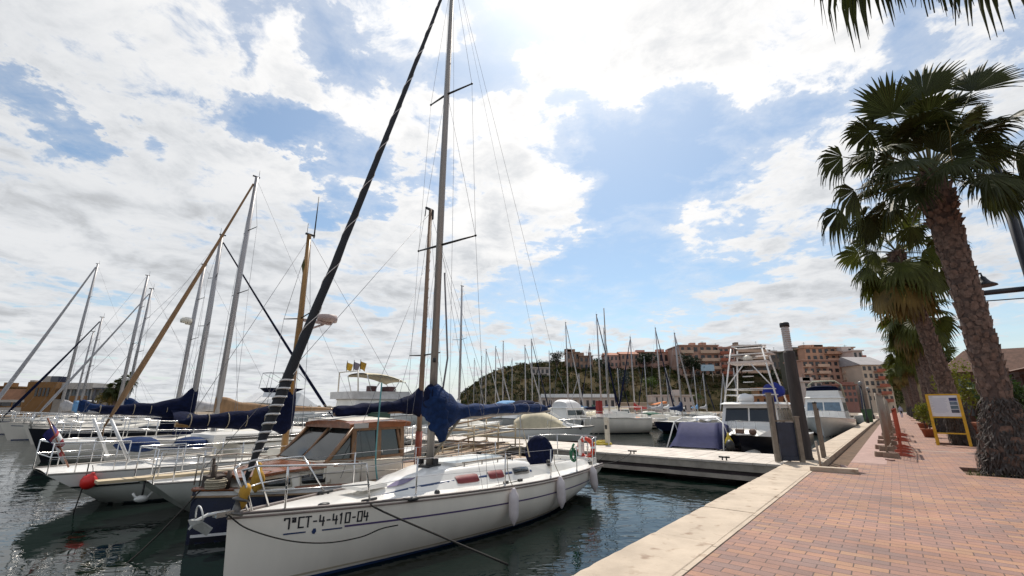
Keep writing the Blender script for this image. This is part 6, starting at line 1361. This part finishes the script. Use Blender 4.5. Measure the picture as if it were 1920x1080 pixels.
def block(name,label,u0,u1,vt,vb,Y,depth,fl,bays,wall,bal=None,balbays=None,roof=None,turn=0.0,roofbits=2,seed=0,flat_roof=True,group=None,sink=4,cat='building',winw=.55,win=None):
    rg=random.Random(seed); a=at(u0,vt,Y); b_=at(u1,vt,Y); zb=at((u0+u1)/2,vb,Y).z; w=(b_-a).length; h=a.z-zb; c=(a+b_)/2
    r=thing(name,label,cat,(c.x,c.y,zb),turn,group)
    mb=MB(); mb.box((0,depth/2,h/2-sink/2),(w,depth,h+sink)); mb.build('wall',wall,r)
    if flat_roof:
        mb=MB(); mb.box((0,depth/2-.2,h+.12),(w+.7,depth+.6,.35)); mb.build('roof',roof or wall,r)
        for k in range(roofbits): mb=MB(); x=rg.uniform(-.42,.42)*w; q=rg.uniform(.6,1.8); mb.box((x,depth*.4,h+.3+q/2),(rg.uniform(1,4),2.5,q)); mb.build('roof_box',wall,r)
        mb=MB(); x=rg.uniform(-.4,.4)*w; mb.bar((x,depth*.3,h),(x,depth*.3,h+2.4),.06,n=5); mb.bar((x-.6,depth*.3,h+2.1),(x+.6,depth*.3,h+2.1),.04,n=4); mb.build('aerial',black,r)
    else:
        e=.5; rh=flat_roof_h(h); mb=MB(); mb.add([(-w/2-e,-e,h),(w/2+e,-e,h),(w/2+e,depth+e,h),(-w/2-e,depth+e,h),(-w/2-e,depth/2,h+rh),(w/2+e,depth/2,h+rh)],[(0,1,5,4),(2,3,4,5),(0,4,3),(1,2,5),(3,2,1,0)]); mb.build('roof',roof or rooft,r)
    fh=h/fl
    for i in range(fl):
        for k in range(bays):
            x=-w/2+w*(k+.5)/bays; ww=w/bays*winw*rg.uniform(.8,1.2); mb=MB(); mb.box((x,-.01,i*fh+fh*.52),(ww,.08,fh*.55)); mb.build('window',win or winm,r)
        if bal:
            for (k0,k1) in(balbays or [(0,bays)]):
                x0=-w/2+w*k0/bays+.1; x1=-w/2+w*k1/bays-.1; mb=MB(); mb.box(((x0+x1)/2,-.75,i*fh+.06),(x1-x0,1.5,.2)); mb.box(((x0+x1)/2,-1.45,i*fh+.16+fh*.17),(x1-x0,.12,fh*.33)); mb.build('balcony',bal,r)
    return r
def flat_roof_h(h): return max(1.2,h*.28)
block('ruined_house','brown ruined stone house on the skyline beside the round pine',1062,1086,661,692,206,8,2,3,ruinm,roofbits=3,seed=1)
block('stone_house','lower brown stone house right of the ruined house',1086,1111,668,694,204,8,2,3,ruinm,roofbits=2,seed=2)
block('row_house','first pink house with tiled roof on the skyline',1136,1166,666,690,200,9,2,4,rosem,roof=rooft,flat_roof=False,seed=3)
block('row_house','second pink house with tiled roof, darker red',1164,1196,664,688,198,9,2,4,brick,roof=rooft,flat_roof=False,seed=4)
block('row_house','long low terracotta row with a pale green glazed end',1196,1272,661,682,200,9,1,8,rosem,roof=rooft,seed=5,roofbits=3)
block('white_hut','white terrace wall house on the hill left of the pine',996,1030,690,703,195,5,1,4,palew,seed=17,roofbits=0)
block('apartment_block','large salmon brick apartment block with long pale balconies on the hilltop',1273,1346,648,708,184,14,4,6,brick,bal=balm,balbays=[(0,2),(3,6)],seed=6,roofbits=3)
block('apartment_block','narrow red and white apartment block joined to the large salmon one',1346,1376,652,702,183,13,4,3,rosem,bal=balr,balbays=[(0,2)],seed=7)
block('apartment_block','dark brown flat-roofed apartment block behind the lookout tower',1376,1434,648,700,186,14,4,5,greyd,bal=balm,balbays=[(0,5)],seed=8,roofbits=2,roof=beige)
block('low_house','low dark house with white trim between the apartment blocks',1434,1464,660,692,190,9,2,3,greyd,seed=9,roof=palew)
block('grey_tower','dark green-grey block with a slim mast behind the lamp pile',1488,1514,657,735,150,9,5,2,M('green_grey_facade',(.075,.078,.06),.85,var=.2),seed=10,roofbits=1)
block('apartment_block','orange brick upper block of the terraced apartments',1508,1600,652,690,146,14,3,8,brick2,bal=brick2,balbays=[(3,8)],seed=11,roofbits=4)
block('apartment_block','terraced brick apartments with red and cream balconies in front',1503,1606,676,752,138,9,6,9,brick,bal=balm,balbays=[(0,1),(2,4),(6,9)],seed=12,roofbits=0)
block('apartment_block','pale slim apartment block right of the terraced brick apartments',1598,1616,658,750,140,12,6,2,palew,bal=balr,balbays=[(1,2)],seed=13)
block('apartment_block','gabled grey-roofed apartment building with orange balconies near the palm row',1614,1664,684,754,130,13,5,5,beige,bal=balr,balbays=[(2,4)],roof=rfgrey,flat_roof=False,seed=14)
block('apartment_block','red brick low apartments at the foot of the terraced block',1560,1604,722,756,128,7,3,5,M('deep_red_brick',(.26,.125,.10),.85,var=.2,vs=.3),seed=15,roofbits=1)
block('white_house','small white house at the foot of the terraced apartments',1506,1540,716,752,132,7,3,3,palew,seed=16,roofbits=2)
block('shore_hall','long white hall with navy roof band on the far shore',1014,1154,745,772,136,9,1,12,palew,roof=cnav,seed=18,roofbits=0,winw=.45)
mb=MB(); a=at(1014,742,134.2); b_=at(1152,742,134.2); mb.box(((a.x+b_.x)/2,134.2,a.z),(b_.x-a.x,.5,1.0)); h_=tag(mb.build('white_awning',stripe_w),'long white awning edge along the navy roof of the shore hall','awning')
block('shore_hut','white flat-roofed hut with small dark windows on the far shore',1226,1299,742,772,140,7,2,7,palew,seed=19,roofbits=1,winw=.3)
block('shore_wall','low orange-brown retaining wall at the foot of the hill',1390,1500,742,770,150,3,1,9,M('orange_earth_wall',(.32,.16,.08),.9,var=.25,vs=.3),seed=20,roofbits=0,winw=.3)
block('shore_wall','low beige wall along the far shore behind the boats',1150,1230,756,772,142,2,1,1,beige,seed=21,roofbits=0,winw=.05)
block('shore_kiosk','tan upper terrace kiosk above the retaining wall',1420,1462,728,744,156,4,1,4,M('tan_kiosk',(.36,.21,.11),.9,var=.2,vs=.3),seed=22,roofbits=1)
sg=thing('billboard','pale blue billboard on thin posts on the slope below the salmon apartments','billboard',at(1329,712,176),0); mb=MB(); mb.box((0,0,4.6),(5.2,.3,2.4)); mb.build('panel',M('pale_blue_board',(.36,.50,.60),.5),sg)
for x in(-1.8,1.8): mb=MB(); mb.bar((x,.2,-2),(x,.2,4),.12); mb.build('leg',alu,sg)
at_=thing('awning','bright orange awning on the far shore in front of the white hut','awning',at(1236,770,132),.1); mb=MB(); mb.hexa([(-1.9,-1.5,1.6),(1.9,-1.5,2.0),(1.9,1.5,2.0),(-1.9,1.5,1.6),(-1.9,-1.2,1.75),(1.9,-1.2,2.6),(1.9,1.2,2.6),(-1.9,1.2,1.75)]); mb.build('cloth',corange,at_)
for x,y in((-1.7,-1.3),(1.7,-1.3),(1.7,1.3),(-1.7,1.3)): mb=MB(); mb.bar((x,y,-.2),(x,y,1.7),.05); mb.build('leg',stripe_w,at_)
# ------------------------------------------------ left bank: stone club house, palms, breakwater
LY=96.0
lb_=M('left_bank_ground',(.20,.15,.10),.95,var=.3,vs=.1)
mb=MB(); a=at(-160,770,84); b_=at(262,770,84); mb.hexa([(a.x,84,-2),(b_.x,84,-2),(b_.x+12,150,-2),(a.x,150,-2),(a.x,84,-.1),(b_.x,84,-.1),(b_.x+12,150,-.1),(a.x,150,-.1)]); tag(mb.build('left_bank_ground',lb_),kind='structure')
ost=M('ochre_stone',(.34,.165,.05),.95,var=.45,vs=.9,bump=.6,bs=3,col2=(.22,.12,.05)); slab=M('pale_concrete_slab',(.40,.37,.34),.85,var=.1,vs=.4)
tw=thing('club_house','ochre stone club house with square tower, slit windows and pale terrace wing','building',(at(66,770,LY).x,LY,-.1),.10)
x_=lambda u:at(u,760,LY).x-at(66,760,LY).x; z_=lambda v:at(66,v,LY).z+.1
mb=MB(); w_=x_(92)-x_(42); mb.box((0,3,z_(716)/2),(w_,6,z_(716))); mb.build('tower',ost,tw)
for k in range(4): mb=MB(); mb.box((x_(59.5+k*6.6),-.02,(z_(727)+z_(743))/2),(.42,.2,z_(727)-z_(743))); mb.build('window',winm,tw)
for u0,u1,m_ in((57,69,slab),(71,84,nav)): mb=MB(); mb.box(((x_(u0)+x_(u1))/2,2,z_(711)),(x_(u1)-x_(u0),2,z_(705)-z_(716)+.2)); mb.build('chimney',m_,tw)
mb=MB(); mb.box((x_(44)-.3,1.5,z_(718)),(.9,1.4,1.2)); mb.build('chimney',slab,tw)
mb=MB(); x0=x_(-40); x1=x_(43); mb.hexa([(x0,0,z_(752)),(x1,0,z_(750)),(x1,6,z_(752)),(x0,6,z_(752)),(x0,1.5,z_(729)),(x1,1.5,z_(729)),(x1,5,z_(729)),(x0,5,z_(729))]); mb.build('roof',M('brown_sloping_roof',(.27,.13,.07),.85,var=.2,vs=.6),tw)
mb=MB(); mb.box(((x0+x1)/2,3,z_(764)/2),(x1-x0,5.6,z_(764))); mb.box(((x0+x1)/2,.2,z_(751)-.1),(x1-x0,.5,.5)); mb.build('wall',slab,tw)
for k in range(4): mb=MB(); mb.box((lerp(x0,x1,.25+k*.2),.13,z_(757)),(1.5,.1,1.0)); mb.build('window',winm,tw)
mb=MB(); x0=x_(93); x1=x_(148); mb.box(((x0+x1)/2,4,(z_(717)+z_(729))/2),(x1-x0,6,z_(717)-z_(729))); mb.build('upper_storey',slab,tw)
mb=MB(); mb.box(((x0+x1)/2,4.5,(z_(728)+z_(750))/2),(x1-x0-.6,4.5,z_(728)-z_(750))); mb.build('glazed_storey',M('glazed_storey',(.16,.19,.22),.15,var=.3,vs=.8),tw)
for k in range(5): mb=MB(); mb.box((lerp(x0+.3,x1-.3,k/4),1.6,(z_(729)+z_(750))/2),(.28,.28,z_(729)-z_(750))); mb.build('column',slab,tw)
mb=MB(); x0=x_(92); x1=x_(165); mb.hexa([(x0,0,0),(x1,0,0),(x1,7,0),(x0,7,0),(x0,0,z_(748)),(x1,0,z_(762)),(x1,7,z_(762)),(x0,7,z_(748))]); mb.build('terrace',M('grey_terrace',(.26,.23,.2),.9,var=.15,vs=.5),tw)
mb=MB(); mb.box(((x_(121)+x_(150))/2,-.1,z_(751)),(x_(150)-x_(121),.5,z_(742)-z_(760))); mb.build('terrace_wall',ost,tw)
mb=MB(); x1=x_(196); mb.box(((x_(148)+x1)/2,3,z_(727)),(x1-x_(148),4,.22)); mb.build('canopy_roof',M('dark_canopy',(.06,.065,.08),.6),tw)
for k in range(4): mb=MB(); mb.box((lerp(x_(152),x1-.3,k/3),1.4,(z_(727)-.1+0)/2),(.3 if k<3 else .9,.3,z_(727)-.2)); mb.build('canopy_post',M('canopy_post',(.10,.10,.12),.6) if k==0 else bpy.data.materials['canopy_post'],tw)
mb=MB(); mb.box(((x_(148)+x1)/2,4,1.6),(x1-x_(148),2,3.2)); mb.build('canopy_back_wall',beige,tw)
block('low_house','orange flat house at the left edge beyond the club house',-40,22,726,765,112,8,2,4,ost,seed=30,roofbits=1)
for k,(u,vt,lab) in enumerate(((214,722,'shorter palm right of the stone club house'),(238,707,'taller palm right of the stone club house'))):
    b_=at(u,772,92); t=at(u,vt+6,92); palm(lab,(b_.x,92,-.1),(t.x+.2,92,t.z),.28,50+k,(),nrand=20,pl=1.0,Rr=1.3,dead=4,nseg=12,skirt=False,group='palms by the club house',rlo=-45)
tree('round yellow-brown tree between the club house and the palms',203,768,733,44,93,leafmat('autumn_leaf',(.13,.10,.02),.3,vs=.5),40)
rg=random.Random(9); mb=MB(); rock=M('breakwater_rock',(.25,.22,.18),.95,var=.3,vs=.6)
for k in range(520):
    u=rg.uniform(225,700); p=at(u,760,200); h=2.6*(1-abs(rg.uniform(-1,1)))*(1 if u<600 else .7); s_=rg.uniform(.7,1.5)
    mb.ball((p.x,200+rg.uniform(-5,5),WATER+h*.9),(s_*1.2,s_,s_*.75),6,4,wob=.6,seed=k)
for q in mb.s and [0]: pass
mb.s=[False]*len(mb.s); tag(mb.build('breakwater',rock),'long low breakwater of pale boulders on the horizon behind the masts','breakwater')
# ================================================================ CAMERA, SUN, SKY
cd_=bpy.data.cameras.new('camera'); cam=bpy.data.objects.new('camera',cd_); COL.objects.link(cam); SC.camera=cam
cam.location=(0,0,CAMZ); cam.rotation_euler=(PI/2+PIT,0,0); cd_.sensor_width=36; cd_.sensor_fit='HORIZONTAL'; cd_.lens=F/1920*36; cd_.clip_start=.05; cd_.clip_end=20000
SUN_EL,SUN_AZ=R(56),R(10)          # azimuth to the right of the view axis
sd_=Vector((math.sin(SUN_AZ)*math.cos(SUN_EL),math.cos(SUN_AZ)*math.cos(SUN_EL),math.sin(SUN_EL)))
sl=bpy.data.lights.new('sun','SUN'); sl.energy=4.0; sl.angle=R(.6); sl.color=(1,.93,.83); so=bpy.data.objects.new('sun',sl); COL.objects.link(so)
so.rotation_euler=sd_.to_track_quat('Z','Y').to_euler(); so.location=(0,0,60)
wd=bpy.data.worlds.new('World'); SC.world=wd; wd.use_nodes=True; nt=wd.node_tree; L=nt.links; nt.nodes.clear()
out=nt.nodes.new('ShaderNodeOutputWorld'); bg=nt.nodes.new('ShaderNodeBackground'); bg.inputs['Strength'].default_value=.12
sky=nt.nodes.new('ShaderNodeTexSky'); sky.sky_type='NISHITA'; sky.sun_disc=False; sky.sun_elevation=SUN_EL; sky.sun_rotation=SUN_AZ; sky.air_density=1.0; sky.dust_density=.9; sky.ozone_density=1.2
tc=nt.nodes.new('ShaderNodeTexCoord')
nrm=nt.nodes.new('ShaderNodeVectorMath'); nrm.operation='NORMALIZE'; L.new(tc.outputs['Generated'],nrm.inputs[0])
sep=nt.nodes.new('ShaderNodeSeparateXYZ'); L.new(nrm.outputs[0],sep.inputs[0])
def mth(op,a,b=None,c=None,cl=False):
    n=nt.nodes.new('ShaderNodeMath'); n.operation=op; n.use_clamp=cl
    for i,x in enumerate((a,b,c)):
        if x is None: continue
        if isinstance(x,(int,float)): n.inputs[i].default_value=x
        else: L.new(x,n.inputs[i])
    return n.outputs[0]
def mr(x,a,b,c,d,sm=True):
    n=nt.nodes.new('ShaderNodeMapRange'); n.interpolation_type='SMOOTHSTEP' if sm else 'LINEAR'
    for i,y in enumerate((a,b,c,d)): n.inputs[1+i].default_value=y
    L.new(x,n.inputs[0]); return n.outputs[0]
zc=mth('MAXIMUM',sep.outputs['Z'],0.0); den=mth('ADD',zc,.13)
cv_=nt.nodes.new('ShaderNodeCombineXYZ'); L.new(mth('DIVIDE',sep.outputs['X'],den),cv_.inputs[0]); L.new(mth('DIVIDE',sep.outputs['Y'],den),cv_.inputs[1])
def nz(sc,det,ro=.55,dist=0,off=(0,0,0),vec=None):
    m=nt.nodes.new('ShaderNodeMapping'); m.inputs['Location'].default_value=off; L.new(vec or cv_.outputs[0],m.inputs[0])
    n=nt.nodes.new('ShaderNodeTexNoise'); n.inputs['Scale'].default_value=sc; n.inputs['Detail'].default_value=det; n.inputs['Roughness'].default_value=ro; n.inputs['Distortion'].default_value=dist; L.new(m.outputs[0],n.inputs['Vector']); return n.outputs['Fac']
big=nz(1.9,10,.58,.35,(3.1,1.7,0)); fine=nz(6.5,9,.66,.4,(8.2,4.0,2)); shade=nz(3.2,9,.62,.4,(1.2,9.4,5))
# where the banks of cloud lie: soft lobes round directions, + cloud / - clear sky  (u,v,radius,weight)
LOBES=[(120,90,330,.40),(430,60,300,.36),(610,170,120,.16),(300,170,200,.16),(150,420,250,.50),(420,420,250,.50),(700,430,220,.46),(960,410,170,.40),(1085,385,90,.28),(150,640,330,.45),(560,640,300,.45),(820,520,170,.25),
 (740,40,110,.18),(720,235,90,.20),(900,240,110,.24),(1010,255,100,.28),(1000,130,110,.26),(1180,80,210,.52),(1400,70,200,.50),(1560,40,110,.22),(1450,360,150,.24),(1560,430,180,.20),(1600,230,100,.20),(1800,470,240,.28),(1300,610,200,.22),(1500,600,220,.28),(1050,660,180,.28),(1850,100,200,.25),(1330,430,60,.22),(1380,250,50,.14),
 (655,305,120,-.72),(560,280,110,-.62),(460,268,90,-.50),(330,250,100,-.46),(200,238,110,-.46),(60,205,95,-.48),(830,330,70,-.42),(640,95,70,-.32),(700,160,60,-.30),(890,90,110,-.66),(960,150,70,-.35),(1060,185,50,-.26),(1200,330,150,-.50),(1290,240,130,-.40),(1130,520,150,-.50),(1300,520,130,-.28),(1480,180,90,-.22),(980,560,90,-.25),(1700,560,120,-.16),(1690,120,90,-.16),(290,80,50,-.22),(430,120,50,-.22)]
wn=nt.nodes.new('ShaderNodeTexNoise'); wn.inputs['Scale'].default_value=2.6; wn.inputs['Detail'].default_value=7; wn.inputs['Roughness'].default_value=.62; L.new(cv_.outputs[0],wn.inputs['Vector'])
w1=nt.nodes.new('ShaderNodeVectorMath'); w1.operation='SUBTRACT'; w1.inputs[1].default_value=(.5,.5,.5); L.new(wn.outputs['Color'],w1.inputs[0])
w2=nt.nodes.new('ShaderNodeVectorMath'); w2.operation='MULTIPLY_ADD'; w2.inputs[1].default_value=(.42,.42,.42); L.new(w1.outputs[0],w2.inputs[0]); L.new(nrm.outputs[0],w2.inputs[2])
wnr=nt.nodes.new('ShaderNodeVectorMath'); wnr.operation='NORMALIZE'; L.new(w2.outputs[0],wnr.inputs[0])
acc=None
for (u,v,rad,w) in LOBES:
    d=ray(u,v).normalized(); e=ray(u+rad*.70,v).normalized(); e2=ray(u,v+rad*.70).normalized()
    cr=math.cos((math.acos(clamp(d.dot(e),-1,1))+math.acos(clamp(d.dot(e2),-1,1)))/2*1.5)
    dp=nt.nodes.new('ShaderNodeVectorMath'); dp.operation='DOT_PRODUCT'; dp.inputs[1].default_value=d; L.new(wnr.outputs[0],dp.inputs[0])
    k=mr(dp.outputs['Value'],cr,1.0,0,w); acc=k if acc is None else mth('ADD',acc,k)
lob=mth('MAXIMUM',mth('MINIMUM',acc,.45),-.42)
dens=mth('ADD',lob,mth('MULTIPLY_ADD',big,1.9,-.98)); dens=mth('ADD',dens,mth('MULTIPLY_ADD',fine,1.45,-.735))
back=mr(sep.outputs['Y'],-.5,.15,.22,.0); dens=mth('ADD',dens,back)
mask=mr(dens,-.10,.30,0,1); low=mr(sep.outputs['Z'],.0,.17,.80,0); mask=mth('MAXIMUM',mask,low)
mask=mth('MAXIMUM',mask,mr(dens,-.50,.2,.05,.36))
# cloud brightness: thick parts greyer, edges and the side near the sun brighter
sdot=nt.nodes.new('ShaderNodeVectorMath'); sdot.operation='DOT_PRODUCT'; sdot.inputs[1].default_value=sd_; L.new(nrm.outputs[0],sdot.inputs[0])
near=mr(sdot.outputs['Value'],.60,.97,0,1)
thick=mr(dens,.12,.70,0,1)
b0=mth('MULTIPLY_ADD',near,.24,.75); b1=mth('MULTIPLY',mth('MULTIPLY_ADD',thick,.75,.25),mr(shade,.36,.68,0,1)); bri=mth('SUBTRACT',b0,mth('MULTIPLY',b1,.26))
ccol=nt.nodes.new('ShaderNodeMix'); ccol.data_type='RGBA'; ccol.inputs[6].default_value=(.93,.96,1.0,1); ccol.inputs[7].default_value=(1.0,.99,.98,1); L.new(mr(bri,.6,.95,0,1),ccol.inputs[0])
csc=nt.nodes.new('ShaderNodeVectorMath'); csc.operation='SCALE'; L.new(ccol.outputs[2],csc.inputs[0]); L.new(mth('MULTIPLY',bri,1/.12),csc.inputs['Scale'])
skt=nt.nodes.new('ShaderNodeMix'); skt.data_type='RGBA'; skt.blend_type='MULTIPLY'; skt.inputs[0].default_value=1; skt.inputs[7].default_value=(.84,.94,.94,1); L.new(sky.outputs[0],skt.inputs[6])
mix=nt.nodes.new('ShaderNodeMix'); mix.data_type='RGBA'; L.new(mask,mix.inputs[0]); L.new(skt.outputs[2],mix.inputs[6]); L.new(csc.outputs[0],mix.inputs[7])
L.new(mix.outputs[2],bg.inputs['Color']); L.new(bg.outputs[0],out.inputs['Surface'])
vs_=SC.view_settings; vs_.view_transform='Standard'; vs_.look='None'; vs_.gamma=1; vs_.exposure=.18; vs_.use_curve_mapping=False
SC.cycles.max_bounces=8; SC.cycles.transparent_max_bounces=12; SC.cycles.caustics_reflective=False; SC.cycles.caustics_refractive=False; SC.cycles.sample_clamp_indirect=6
